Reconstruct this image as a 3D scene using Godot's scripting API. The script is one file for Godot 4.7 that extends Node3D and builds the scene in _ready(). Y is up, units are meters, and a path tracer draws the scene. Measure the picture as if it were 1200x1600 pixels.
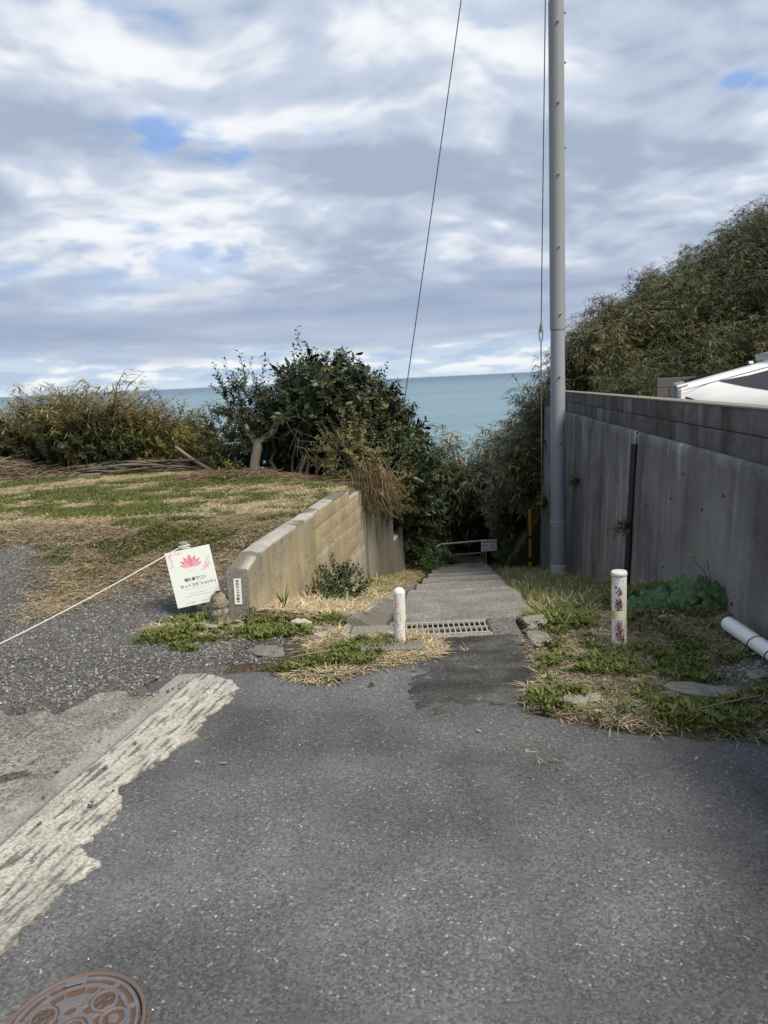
extends Node3D
# World: x right, y up, -z ahead of the camera. «d» below is the distance ahead (d = -z). Eye 1.6 m above the road.

const EYE := 1.6

# ------------------------------------------------------------------ mesh builder
class MB:
	var v := PackedVector3Array()
	var n := PackedVector3Array()
	var c := PackedColorArray()
	var t := PackedVector2Array()
	var i := PackedInt32Array()

	func vert(p: Vector3, nn: Vector3, col: Color, uv := Vector2.ZERO) -> int:
		v.append(p)
		n.append(nn)
		c.append(col)
		t.append(uv)
		return v.size() - 1

	func tri(a: Vector3, b: Vector3, d: Vector3, col: Color) -> void:  # counter-clockwise from its front
		var nn := (b - a).cross(d - a).normalized()
		var k := vert(a, nn, col)
		vert(b, nn, col)
		vert(d, nn, col)
		i.append_array(PackedInt32Array([k, k + 2, k + 1]))

	func quad(a: Vector3, b: Vector3, d: Vector3, e: Vector3, col: Color, uvs := true) -> void:
		var nn := (b - a).cross(e - a).normalized()
		if nn == Vector3.ZERO:
			nn = (d - b).cross(e - b).normalized()
		var k := vert(a, nn, col, Vector2(0, 1))
		vert(b, nn, col, Vector2(1, 1))
		vert(d, nn, col, Vector2(1, 0))
		vert(e, nn, col, Vector2(0, 0))
		i.append_array(PackedInt32Array([k, k + 2, k + 1, k, k + 3, k + 2]))

	func box(at: Vector3, size: Vector3, col: Color, b := Basis(), bevel := 0.0) -> void:
		var h := size / 2
		if bevel <= 0.0:
			for s in [-1.0, 1.0]:
				for ax in 3:
					var u := Vector3.ZERO
					var w := Vector3.ZERO
					var o := Vector3.ZERO
					o[ax] = s * h[ax]
					u[(ax + 1) % 3] = h[(ax + 1) % 3]
					w[(ax + 2) % 3] = h[(ax + 2) % 3] * s
					quad(at + b * (o - u - w), at + b * (o + u - w), at + b * (o + u + w), at + b * (o - u + w), col)
			return
		# chamfered box: six faces, twelve edge strips, eight corner triangles
		for s in [-1.0, 1.0]:
			for ax in 3:
				var a1 := (ax + 1) % 3
				var a2 := (ax + 2) % 3
				var u := Vector3.ZERO
				var w := Vector3.ZERO
				var o := Vector3.ZERO
				o[ax] = s * h[ax]
				u[a1] = h[a1] - bevel
				w[a2] = (h[a2] - bevel) * s
				quad(at + b * (o - u - w), at + b * (o + u - w), at + b * (o + u + w), at + b * (o - u + w), col)
		for ax in 3:
			var a1 := (ax + 1) % 3
			var a2 := (ax + 2) % 3
			for s1 in [-1.0, 1.0]:
				for s2 in [-1.0, 1.0]:
					var e := Vector3.ZERO
					e[ax] = h[ax] - bevel
					var p := Vector3.ZERO
					p[a1] = s1 * h[a1]
					p[a2] = s2 * (h[a2] - bevel)
					var q := Vector3.ZERO
					q[a1] = s1 * (h[a1] - bevel)
					q[a2] = s2 * h[a2]
					_edge(at, b, p, q, e, col)
		for sx in [-1.0, 1.0]:
			for sy in [-1.0, 1.0]:
				for sz in [-1.0, 1.0]:
					var p := Vector3(sx * h.x, sy * (h.y - bevel), sz * (h.z - bevel))
					var q := Vector3(sx * (h.x - bevel), sy * h.y, sz * (h.z - bevel))
					var r := Vector3(sx * (h.x - bevel), sy * (h.y - bevel), sz * h.z)
					if (q - p).cross(r - p).dot(Vector3(sx, sy, sz)) > 0:
						tri(at + b * p, at + b * q, at + b * r, col)
					else:
						tri(at + b * p, at + b * r, at + b * q, col)

	func _edge(at: Vector3, b: Basis, p: Vector3, q: Vector3, e: Vector3, col: Color) -> void:
		var nn := (2 * e).cross(q - p)
		if nn.dot(p + q) > 0:
			quad(at + b * (p - e), at + b * (p + e), at + b * (q + e), at + b * (q - e), col)
		else:
			quad(at + b * (p + e), at + b * (p - e), at + b * (q - e), at + b * (q + e), col)

	func tube(pts: Array, rad: Array, sides: int, cols: Array, cap := true) -> void:
		var first := v.size()
		var up := Vector3(0.31, 0.9, 0.21)
		var count := pts.size()
		var frame := Vector3.ZERO
		for k in count:
			var dir: Vector3 = (pts[mini(k + 1, count - 1)] - pts[maxi(k - 1, 0)]).normalized()
			if k == 0:
				frame = dir.cross(up if absf(dir.dot(up.normalized())) < 0.95 else Vector3.RIGHT).normalized()
			else:
				frame = (frame - dir * frame.dot(dir)).normalized()
			var side := dir.cross(frame)
			var r: float = rad[mini(k, rad.size() - 1)]
			var col: Color = cols[mini(k, cols.size() - 1)]
			for s in sides + 1:
				var a := TAU * s / sides
				var o := frame * cos(a) + side * sin(a)
				vert(pts[k] + o * r, o, col, Vector2(float(s) / sides, float(k) / (count - 1)))
		for k in count - 1:
			for s in sides:
				var p := first + k * (sides + 1) + s
				var q := p + sides + 1
				i.append_array(PackedInt32Array([p, q + 1, p + 1, p, q, q + 1]))
		if cap:
			for e in 2:
				var k := (count - 1) * e
				var dir: Vector3 = (pts[count - 1] - pts[count - 2]).normalized() if e else (pts[0] - pts[1]).normalized()
				var m := vert(pts[k], dir, cols[mini(k, cols.size() - 1)])
				for s in sides:
					var p := vert(v[first + k * (sides + 1) + s], dir, c[m])
					var q := vert(v[first + k * (sides + 1) + s + 1], dir, c[m])
					if e:
						i.append_array(PackedInt32Array([m, q, p]))
					else:
						i.append_array(PackedInt32Array([m, p, q]))

	func lathe(profile: Array, sides: int, cols: Array, vscale := 1.0) -> void:  # profile of Vector2(radius, height), upwards
		var first := v.size()
		var count := profile.size()
		for k in count:
			var d: Vector2 = profile[mini(k + 1, count - 1)] - profile[maxi(k - 1, 0)]
			for s in sides + 1:
				var a := TAU * s / sides
				var o := Vector3(sin(a), 0, cos(a))
				vert(o * profile[k].x + Vector3(0, profile[k].y, 0), (o * d.y - Vector3(0, d.x, 0)).normalized(), cols[mini(k, cols.size() - 1)], Vector2(float(s) / sides, profile[k].y * vscale))
		for k in count - 1:
			for s in sides:
				var p := first + k * (sides + 1) + s
				var q := p + sides + 1
				i.append_array(PackedInt32Array([p, q + 1, p + 1, p, q, q + 1]))

	func sheet(pts: PackedVector3Array, nu: int, cols: PackedColorArray, uvs := PackedVector2Array(), flip := false) -> void:  # rows of nu points; front is d/du x d/dv
		var first := v.size()
		var nv := pts.size() / nu
		for r in nv:
			for s in nu:
				var k := r * nu + s
				var du := pts[r * nu + mini(s + 1, nu - 1)] - pts[r * nu + maxi(s - 1, 0)]
				var dv := pts[mini(r + 1, nv - 1) * nu + s] - pts[maxi(r - 1, 0) * nu + s]
				var nn := du.cross(dv).normalized()
				vert(pts[k], -nn if flip else nn, cols[k], uvs[k] if uvs.size() else Vector2(s, r))
		for r in nv - 1:
			for s in nu - 1:
				var a := first + r * nu + s
				if flip:
					i.append_array(PackedInt32Array([a, a + 1, a + nu + 1, a, a + nu + 1, a + nu]))
				else:
					i.append_array(PackedInt32Array([a, a + nu + 1, a + 1, a, a + nu, a + nu + 1]))

	func blade(base: Vector3, dir: Vector3, side: Vector3, length: float, width: float, droop: float, c0: Color, c1: Color, segs := 2) -> void:  # a pointed leaf, widest low
		var first := v.size()
		var p := base
		var d := dir.normalized()
		for k in segs + 1:
			var f := float(k) / segs
			var w := width * (0.35 if k == 0 else (1.0 - f) * 1.3 if f > 0.5 else 1.0) * 0.5
			var nn := side.cross(d).normalized()
			var col := c0.lerp(c1, f)
			if k == segs:
				vert(p, nn, col)
			else:
				vert(p - side * w, nn, col)
				vert(p + side * w, nn, col)
			d = (d + Vector3(0, -droop / segs, 0)).normalized()
			p += d * (length / segs)
		for k in segs:
			var a := first + k * 2
			if k == segs - 1:
				i.append_array(PackedInt32Array([a, a + 2, a + 1]))
			else:
				i.append_array(PackedInt32Array([a, a + 3, a + 1, a, a + 2, a + 3]))

	func mesh() -> ArrayMesh:
		var arrays := []
		arrays.resize(Mesh.ARRAY_MAX)
		arrays[Mesh.ARRAY_VERTEX] = v
		arrays[Mesh.ARRAY_NORMAL] = n
		arrays[Mesh.ARRAY_COLOR] = c
		arrays[Mesh.ARRAY_TEX_UV] = t
		arrays[Mesh.ARRAY_INDEX] = i
		var m := ArrayMesh.new()
		m.add_surface_from_arrays(Mesh.PRIMITIVE_TRIANGLES, arrays)
		return m


# ------------------------------------------------------------------ small helpers
var used := {}
var rng := RandomNumberGenerator.new()
var n1 := FastNoiseLite.new()
var n2 := FastNoiseLite.new()
var n3 := FastNoiseLite.new()
var mats := {}


func w3(x: float, y: float, d: float) -> Vector3:
	return Vector3(x, y, -d)


func g(x: float) -> Color:
	return Color(x, x, x)


func rr(a: float, b: float) -> float:
	return rng.randf_range(a, b)


func numbered(called: String) -> String:
	used[called] = used.get(called, -1) + 1
	return called if used[called] == 0 else "%s_%03d" % [called, used[called]]


func tag(o: Node, label: String, category: String, group := "") -> Node:
	o.set_meta("label", label)
	o.set_meta("category", category)
	if group:
		o.set_meta("group", group)
	return o


func thing(called: String, label: String, category: String, at := Vector3.ZERO, turn := 0.0, group := "") -> Node3D:
	var o := Node3D.new()
	o.name = numbered(called)
	add_child(o)
	o.position = at
	o.rotation.y = turn
	tag(o, label, category, group)
	return o


func obj(called: String, m: Mesh, material: Material, parent: Node = null) -> MeshInstance3D:
	var o := MeshInstance3D.new()
	o.mesh = m
	o.material_override = material
	if parent:
		o.name = called
		parent.add_child(o, true)
		var k := 0
		for s in parent.get_children():
			if s != o and (s.name == called or String(s.name).begins_with(called + "_") and String(s.name).trim_prefix(called + "_").is_valid_int()):
				k += 1
		if k:
			o.name = "%s_%03d" % [called, k]
	else:
		o.name = numbered(called)
		add_child(o)
	return o


func struct(called: String, m: Mesh, material: Material) -> MeshInstance3D:
	var o := obj(called, m, material)
	o.set_meta("kind", "structure")
	return o


func multi(called: String, m: Mesh, material: Material, where: Array, tints: Array, parent: Node = null, stuff := true) -> MultiMeshInstance3D:
	var mm := MultiMesh.new()
	mm.transform_format = MultiMesh.TRANSFORM_3D
	mm.use_colors = true
	mm.mesh = m
	mm.instance_count = where.size()
	for k in where.size():
		mm.set_instance_transform(k, where[k])
		mm.set_instance_color(k, tints[k])
	var o := MultiMeshInstance3D.new()
	o.multimesh = mm
	o.material_override = material
	if parent:
		o.name = called
		parent.add_child(o, true)
	else:
		o.name = numbered(called)
		add_child(o)
	if stuff:
		o.set_meta("kind", "stuff")
	return o


func noise_tex(kind: int, freq: float, ramp: Array, seed_: int, size := 512, octaves := 4, as_normal := 0.0, cell := -1) -> NoiseTexture2D:
	var f := FastNoiseLite.new()
	f.seed = seed_
	f.noise_type = kind
	f.frequency = freq
	f.fractal_type = FastNoiseLite.FRACTAL_FBM if octaves > 1 else FastNoiseLite.FRACTAL_NONE
	f.fractal_octaves = octaves
	if cell >= 0:
		f.cellular_return_type = cell
	var x := NoiseTexture2D.new()
	x.width = size
	x.height = size
	x.seamless = true
	x.seamless_blend_skirt = 0.15
	x.generate_mipmaps = false
	if as_normal > 0.0:
		x.as_normal_map = true
		x.bump_strength = as_normal
	if ramp.size():
		var gr := Gradient.new()
		var offs := PackedFloat32Array()
		var cs := PackedColorArray()
		for e in ramp:
			offs.append(e[0])
			cs.append(e[1])
		gr.offsets = offs
		gr.colors = cs
		x.color_ramp = gr
	x.noise = f
	return x


func mat(called: String, albedo: Color, rough: float, tex: Texture2D = null, scale := 1.0, bump: Texture2D = null, bump_cm := 0.0, triplanar := true) -> StandardMaterial3D:
	var m := StandardMaterial3D.new()
	m.resource_name = called
	m.albedo_color = albedo.linear_to_srgb()
	m.vertex_color_use_as_albedo = true
	m.roughness = rough
	m.metallic_specular = 0.4
	m.albedo_texture = tex
	if bump:
		m.heightmap_enabled = true
		m.heightmap_texture = bump
		m.heightmap_scale = bump_cm
	if tex or bump:
		m.uv1_triplanar = triplanar
		m.uv1_world_triplanar = triplanar
		m.uv1_scale = Vector3.ONE * scale
	mats[called] = m
	return m


func leaf_mat(called: String, rough := 0.6, back := 0.5) -> StandardMaterial3D:
	var m := mat(called, Color.WHITE, rough)
	m.cull_mode = BaseMaterial3D.CULL_DISABLED
	m.backlight_enabled = true
	m.backlight = Color(back, back, back)
	m.metallic_specular = 0.35
	return m


# ------------------------------------------------------------------ the lie of the land
func wl(d: float) -> float:  # face of the left retaining wall
	return -1.04 + 0.186 * (d - 5.35)


func wr(d: float) -> float:  # face of the right retaining wall
	return 1.81 + 0.108 * d


func pl(d: float) -> float:  # left edge of the stepped path
	return 0.0 + 0.10 * (d - 5.07)


func pr(d: float) -> float:  # right edge
	return 0.97 + 0.118 * (d - 4.72)


func road(d: float) -> float:
	return -0.03 * d if d < 4.7 else -0.141 - 0.03 * (d - 4.7) * 0.0 - 0.235 * maxf(d - 4.95, 0.0) if d < 19.8 else -3.63 - 0.10 * (d - 19.8)


func wall_top(d: float) -> float:
	return 1.355 - 0.0085 * d


func hill(x: float, d: float) -> float:
	var up := smoothstep(12.9, 17.5, d) * clampf((x - 3.9) * 0.56 - 0.1, 0.0, 9.0)
	return 0.28 + up - 0.5 * maxf(d - 30.0, 0.0)


func ground(x: float, d: float) -> float:
	var y := road(d)
	var f := wl(d)
	var wob := 0.02 * n1.get_noise_2d(x * 40, d * 40)
	if d < 5.36:
		var ramp := smoothstep(5.5, 7.7, d)
		var side := smoothstep(-1.08, -1.28, x)
		y = lerpf(y, lerpf(-0.03 * d, 0.27, ramp), side)
		if x > -0.36 and x < 0.93 and d > 4.73:  # trench of the drain and the first step
			y -= (0.42 if x > 0.02 else 0.10) * smoothstep(4.73, 4.76, d)
		if x < -0.3 and x > -1.1 and d > 5.1:
			y += 0.07 * smoothstep(5.1, 5.36, d)
		if x > 1.2:  # the bank climbs towards the wall
			y += 0.10 * smoothstep(1.5, 2.15, x) * smoothstep(2.9, 3.5, d)
	elif x < f - 0.06:
		var flat := lerpf(-0.03 * d, 0.27, smoothstep(5.5, 7.7, d))
		var dd := d + clampf(x + 1.0, -6.0, 1.4) * 1.3
		flat = lerpf(flat, minf(flat, road(d) + 0.25), smoothstep(9.6, 15.5, dd))
		y = flat
		var far := maxf(d - 15.5, 0.0)
		y = minf(y, 0.27 - 0.45 * far)
	elif x < pl(d) - 0.27:
		y = road(d) + 0.07 + 0.08 * smoothstep(pl(d) - 0.3, wl(d), x)
	elif x < pl(d):
		y = road(d) - 0.35
	elif x > wr(d) + 0.1 and d < 15.4:
		y = hill(x, d)
	elif x > pr(d):
		if d >= 15.4:
			y = minf(road(d) + 0.05 + 1.5 * maxf(x - pr(d) - 0.35, 0.0), hill(x, d))
		else:
			y = road(d) + 0.05 * smoothstep(0.0, 0.2, x - pr(d)) - 0.02
			if d < 5.5:  # the bank lies a little above the road near the corner
				y += 0.05 * smoothstep(1.0, 2.0, x) + 0.10 * smoothstep(1.5, 2.15, x) * smoothstep(6.5, 5.4, d)
			elif d < 6.5:
				y += (0.05 * smoothstep(1.0, 2.0, x) + 0.10 * smoothstep(1.5, 2.15, x)) * smoothstep(6.5, 5.4, d)
	else:
		y = road(d) - 0.4 * smoothstep(4.74, 4.77, d) * (1.0 - smoothstep(19.5, 20.5, d))
	if d > 21.0:
		y -= (d - 21.0) * 0.3 * (1.0 - smoothstep(3.0, 6.0, x)) + maxf(d - 30.0, 0.0) * 0.4
	return maxf(y + wob, -17.0)


# ------------------------------------------------------------------ sky
func lin(r: float, gg: float, b: float) -> Color:  # 0..255 screen values to linear
	return Color(r / 255.0, gg / 255.0, b / 255.0).srgb_to_linear()


func sky_color(dir: Vector3) -> Color:
	var y := maxf(dir.y, 0.0)
	var el := rad_to_deg(asin(minf(y, 1.0)))
	var az := rad_to_deg(atan2(dir.x, -dir.z))
	var q := 1.25 / (y + 0.25)
	var px := dir.x * q
	var pz := dir.z * q
	var wx := n2.get_noise_2d(px * 90.0 + 31.0, pz * 90.0) * 0.13
	var wz := n2.get_noise_2d(px * 90.0, pz * 90.0 + 77.0) * 0.13
	var ux := px + wx
	var uz := pz + wz
	var big := n2.get_noise_2d(ux * 42.0 + 430.0, uz * 58.0)
	var mid := n1.get_noise_2d(ux * 80.0 + 400.0, uz * 112.0)
	var puff := 1.0 - absf(n1.get_noise_2d(ux * 120.0 - 300.0, uz * 170.0 + 90.0)) * 3.2  # rounded heads with sharp creases between
	var fine := n1.get_noise_2d(ux * 520.0 - 90.0, uz * 640.0)
	var thick := 0.52 + 0.78 * big + 0.42 * mid + 0.16 * puff - 0.08 + 0.26 * fine
	# a few loose gaps in the cloud deck
	var gaps := 0.0
	for gap in [[-14.5, 17.0, 3.8, 1.1, 0.75], [-10.5, 15.7, 3.0, 0.9, 0.6], [-3.2, 17.3, 2.4, 0.8, 0.55], [26.0, 17.3, 2.2, 0.7, 0.8], [4.5, 25.5, 2.6, 0.9, 0.5]]:
		var e := pow((az - gap[0]) / gap[2], 2.0) + pow((el - gap[1]) / gap[3], 2.0)
		if e < 6.0:
			gaps += gap[4] * exp(-e)
	thick -= gaps * 0.25
	# thin rims let the light through, thick bases are grey; one side of each head is lit
	var lit := n1.get_noise_2d(ux * 80.0 + 400.0 + 7.0, uz * 112.0 + 11.0)
	var relief := (mid - lit) * 1.8 + fine * 0.8 + (puff - 0.45) * 0.3
	var shade := clampf(0.50 + 0.50 * relief - 0.75 * (thick - 0.52) - 0.05, 0.0, 1.0)
	shade = lerpf(shade, smoothstep(0.1, 0.9, shade), 0.6)
	var cloud := lin(162, 176, 197).lerp(lin(193, 204, 221), smoothstep(0.0, 0.55, shade)).lerp(lin(240, 243, 247), smoothstep(0.5, 1.0, shade))
	var blue := lin(124, 165, 226).lerp(lin(168, 200, 232), smoothstep(14.0, 3.0, el))
	var veil := 0.5 + 0.5 * smoothstep(-0.15, 0.15, thick)
	veil = minf(veil, 1.0 - 0.75 * smoothstep(0.12, 0.75, gaps * (1.0 + 0.8 * mid + 1.8 * fine)))
	var c := blue.lerp(cloud, veil)
	# far deck: a slate band over a bright strip at the sea's edge
	var far := n2.get_noise_2d(az * 5.5, el * 34.0)
	var far2 := n1.get_noise_2d(az * 16.0, el * 95.0)
	var slate := lin(154, 169, 195).lerp(lin(178, 191, 212), clampf(0.5 + far, 0.0, 1.0))
	c = c.lerp(slate, smoothstep(9.0, 5.2, el + far * 2.2) * 0.95)
	var strip := lin(196, 212, 229).lerp(lin(236, 240, 243), smoothstep(0.02, 0.30, far2 + far * 0.5))
	strip = strip.lerp(lin(176, 198, 222), smoothstep(0.1, 0.4, -far2))
	c = c.lerp(strip, smoothstep(3.4, 1.9, el + far * 1.3))
	c = c.lerp(lin(205, 221, 233), smoothstep(0.9, 0.0, el) * 0.7)
	return c


const SKY_TURN := PI  # puts the seam of the panorama behind the camera


func make_sky() -> Image:
	var mid := 0.5
	var cw := 720
	var ch := 360
	var data := PackedFloat32Array()
	data.resize(cw * ch * 3)
	for r in ch / 2 + 2:
		var el := (0.5 - (r + 0.5) / ch) * PI
		for s in cw:
			var az := ((s + 0.5) / cw - 0.5) * TAU
			var c := sky_color(Vector3(sin(az) * cos(el), sin(el), -cos(az) * cos(el)))
			var k := (r * cw + s) * 3
			data[k] = c.r
			data[k + 1] = c.g
			data[k + 2] = c.b
	var im := Image.create_from_data(cw, ch, false, Image.FORMAT_RGBF, data.to_byte_array())
	var w := 4096
	var h := 2048
	im.resize(w, h, Image.INTERPOLATE_CUBIC)
	for r in range(int(h * 0.5 * (1.0 - 44.0 / 90.0)), h / 2 + 1):
		var el := (0.5 - (r + 0.5) / h) * PI
		for s in range(int(w * (mid - 40.0 / 360.0)), int(w * (mid + 40.0 / 360.0))):
			var az := ((s + 0.5) / w - 0.5) * TAU
			im.set_pixel(s, r, sky_color(Vector3(sin(az) * cos(el), sin(el), -cos(az) * cos(el))))
	return im


# ------------------------------------------------------------------ the scene
func _ready() -> void:
	rng.seed = 20240117
	for f in [n1, n2, n3]:
		f.noise_type = FastNoiseLite.TYPE_SIMPLEX_SMOOTH
		f.fractal_type = FastNoiseLite.FRACTAL_FBM
		f.frequency = 0.01
	n1.seed = 11
	n1.fractal_octaves = 5
	n2.seed = 23
	n2.fractal_octaves = 3
	n3.seed = 37
	n3.fractal_octaves = 2

	var cam := Camera3D.new()
	cam.name = "camera"
	add_child(cam)
	cam.position = Vector3(0, EYE, 0)
	cam.rotation_order = EULER_ORDER_YXZ
	cam.rotation_degrees = Vector3(-10.2, 0, -2.72)
	cam.fov = 2.0 * rad_to_deg(atan(800.0 / 1150.0))
	cam.near = 0.05
	cam.far = 60000.0
	cam.current = true

	var env := Environment.new()
	env.background_mode = Environment.BG_SKY
	var sm := PanoramaSkyMaterial.new()
	sm.panorama = ImageTexture.create_from_image(make_sky())
	sm.energy_multiplier = 1.0
	env.sky = Sky.new()
	env.sky.sky_material = sm
	env.sky_rotation = Vector3(0, SKY_TURN, 0)
	env.background_energy_multiplier = 0.67
	env.tonemap_mode = Environment.TONE_MAPPER_LINEAR
	env.tonemap_exposure = 1.6
	env.sdfgi_enabled = true
	env.ssao_enabled = true
	env.ssil_enabled = true
	var we := WorldEnvironment.new()
	we.name = "surroundings"
	we.environment = env
	add_child(we)

	var sun := DirectionalLight3D.new()
	sun.name = "sun"
	sun.light_energy = 1.0
	sun.light_color = Color(1.0, 0.95, 0.86)
	sun.light_angular_distance = 20.0
	sun.shadow_enabled = true
	add_child(sun)
	sun.look_at_from_position(Vector3.ZERO, -Vector3(0.60, 0.98, 0.52), Vector3.UP)

	make_materials()
	build_sea()
	build_terrain()
	build_road()
	build_path()
	build_left_wall()
	build_right_wall()
	build_pole()
	build_hill_bamboo()
	build_left_bush()
	build_thickets()
	build_grass()
	build_car()
	build_bollards()
	build_sign_and_rope()
	build_path_end()
	build_manhole()
	build_small_plants()
	build_debris()


func make_materials() -> void:
	var cell := FastNoiseLite.TYPE_CELLULAR
	var smooth := FastNoiseLite.TYPE_SIMPLEX_SMOOTH
	# asphalt: every cell of the pattern is one chip of stone in the binder
	var chips := noise_tex(cell, 0.085, [[0.0, g(0.34)], [0.3, g(0.40)], [0.6, g(0.44)], [0.9, g(0.48)], [0.985, g(0.53)], [1.0, g(0.74)]], 5, 1024, 1, 0.0, FastNoiseLite.RETURN_CELL_VALUE)
	var chip_bump := noise_tex(cell, 0.085, [[0.0, g(1.0)], [0.5, g(0.75)], [1.0, g(0.0)]], 5, 1024, 1, 0.0, FastNoiseLite.RETURN_DISTANCE)
	var m := mat("asphalt", Color.WHITE, 0.85, chips, 1.45, chip_bump, 0.25)
	m.uv1_triplanar_sharpness = 8
	m = mat("old_asphalt", Color.WHITE, 0.9, chips, 0.9, chip_bump, 0.6)
	var grain := noise_tex(smooth, 0.06, [[0.0, g(0.62)], [0.5, g(0.86)], [1.0, g(1.0)]], 8, 512, 5)
	var lumps := noise_tex(smooth, 0.03, [], 9, 512, 5)
	mats["grain"] = grain
	mat("soil", Color.WHITE, 0.95, noise_tex(cell, 0.11, [[0.0, g(0.45)], [0.5, g(0.72)], [0.9, g(0.86)], [1.0, g(1.0)]], 15, 1024, 1, 0.0, FastNoiseLite.RETURN_CELL_VALUE), 0.9, lumps, 2.0)
	mat("concrete", Color.WHITE, 0.88, grain, 1.6, grain, 0.25)
	mat("rough_concrete", Color.WHITE, 0.9, noise_tex(cell, 0.10, [[0.0, g(0.55)], [0.4, g(0.78)], [0.8, g(0.9)], [1.0, g(1.0)]], 18, 1024, 1, 0.0, FastNoiseLite.RETURN_CELL_VALUE), 0.9, noise_tex(cell, 0.10, [[0.0, g(1.0)], [1.0, g(0.0)]], 18, 1024, 1, 0.0, FastNoiseLite.RETURN_DISTANCE), 0.4)
	mat("stone", Color.WHITE, 0.9, grain, 3.0, lumps, 1.2)
	mat("gravel", Color.WHITE, 0.85)
	mat("paint", Color.WHITE, 0.5, grain, 4.0, grain, 0.03)
	mat("pole_paint", Color.WHITE, 0.42)
	mat("galvanised", Color.WHITE, 0.45).metallic = 0.35
	mat("rubber", Color.WHITE, 0.7)
	mat("bark", Color.WHITE, 0.9, grain, 5.0, lumps, 0.8)
	mat("cloth", Color.WHITE, 0.9)
	mat("plastic", Color.WHITE, 0.35)
	mat("iron", Color.WHITE, 0.55, grain, 9.0, grain, 0.08)
	leaf_mat("leaf", 0.55, 0.45)
	leaf_mat("glossy_leaf", 0.38, 0.3)
	leaf_mat("grass_blade", 0.7, 0.5)
	var car := mat("car_paint", Color.WHITE, 0.3)
	car.clearcoat_enabled = true
	car.clearcoat = 0.8
	car.clearcoat_roughness = 0.05
	var gl := mat("dark_glass", Color(0.012, 0.014, 0.02), 0.05)
	gl.metallic_specular = 0.7
	mat("lamp_red", Color(0.22, 0.02, 0.03), 0.2)
	var sea := mat("sea_water", Color.WHITE, 0.38)
	sea.normal_enabled = true
	sea.normal_texture = noise_tex(smooth, 0.02, [], 61, 512, 5, 9.0)
	sea.normal_scale = 1.4
	sea.metallic_specular = 0.28


# ------------------------------------------------------------------ sea, terrain, road
func build_sea() -> void:
	var b := MB.new()
	var rows: Array[float] = []
	var d := 30.0
	while d < 45000.0:
		rows.append(d)
		d *= 1.045
	var pts := PackedVector3Array()
	var cols := PackedColorArray()
	var uvs := PackedVector2Array()
	var nu := 90
	for r in rows:
		for s in nu:
			var x := (float(s) / (nu - 1) - 0.5) * r * 2.6
			pts.append(w3(x, -15.0, r))
			var streak := 0.5 + 0.9 * n1.get_noise_2d(x * 30.0 / r * 0.8 + 40.0, log(r) * 900.0)
			var deep := smoothstep(250.0, 4000.0, r)
			var c := Color(0.135, 0.225, 0.285).lerp(Color(0.078, 0.135, 0.23), deep)
			cols.append(c.lerp(Color(0.18, 0.28, 0.34), clampf(streak, 0, 1) * 0.75 * (1.0 - deep * 0.7)))
			uvs.append(Vector2(x, r) / 14.0)
	b.sheet(pts, nu, cols, uvs)
	struct("sea", b.mesh(), mats["sea_water"])


func axis(stops: Array) -> PackedFloat32Array:  # [start, step, start, step, ..., end]
	var out := PackedFloat32Array()
	var k := 0
	while k < stops.size() - 1:
		var p: float = stops[k]
		var end: float = stops[k + 2]
		while p < end - 0.0001:
			out.append(p)
			p += stops[k + 1]
		k += 2
	out.append(stops[stops.size() - 1])
	return out


var road_edge := PackedVector2Array()


func inside_road(x: float, d: float) -> float:  # metres inside the asphalt (negative outside)
	if d < 2.9 and x > -0.7:
		return 0.5
	var p := Vector2(x, d)
	var best := 9.0
	for k in road_edge.size():
		var q := Geometry2D.get_closest_point_to_segment(p, road_edge[k], road_edge[(k + 1) % road_edge.size()])
		best = minf(best, p.distance_squared_to(q))
	best = sqrt(best)
	return best if Geometry2D.is_point_in_polygon(p, road_edge) else -best


func in_slab(x: float, d: float) -> float:  # metres inside the old concrete apron on the left
	var far := 4.02 + 0.22 * n2.get_noise_2d(x * 70.0, 7.0) + 0.28 * n2.get_noise_2d(x * 260.0, 70.0) + maxf(-1.75 - x, 0.0) * -0.75
	return far - d


func greenness(x: float, d: float) -> float:  # 0 straw, 1 green
	var v := 0.5 + 1.0 * n2.get_noise_2d(x * 60.0 + 17.0, d * 90.0) + 0.7 * n2.get_noise_2d(x * 210.0, d * 260.0) + 0.4 * n1.get_noise_2d(x * 600.0, d * 600.0)
	for e in [[-4.3, 9.6, 1.3, 0.6, 0.6], [-2.9, 8.2, 0.7, 0.45, 0.6], [-1.6, 10.6, 1.2, 0.9, 0.75], [-2.5, 6.9, 0.55, 0.5, 0.7], [-3.0, 12.4, 1.4, 0.5, 0.6], [-4.4, 6.4, 1.8, 0.8, -0.9], [-2.9, 6.1, 0.6, 0.5, -0.6], [-3.6, 7.7, 1.2, 0.3, -0.6], [-2.2, 5.6, 0.4, 0.4, -0.5], [-1.35, 7.3, 0.3, 0.6, -0.4], [-1.0, 8.7, 0.22, 0.5, -0.6]]:
		v += e[4] * exp(-pow((x - e[0]) / e[2], 2.0) - pow((d - e[1]) / e[3], 2.0))
	return clampf(v, 0.0, 1.0)


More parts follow.
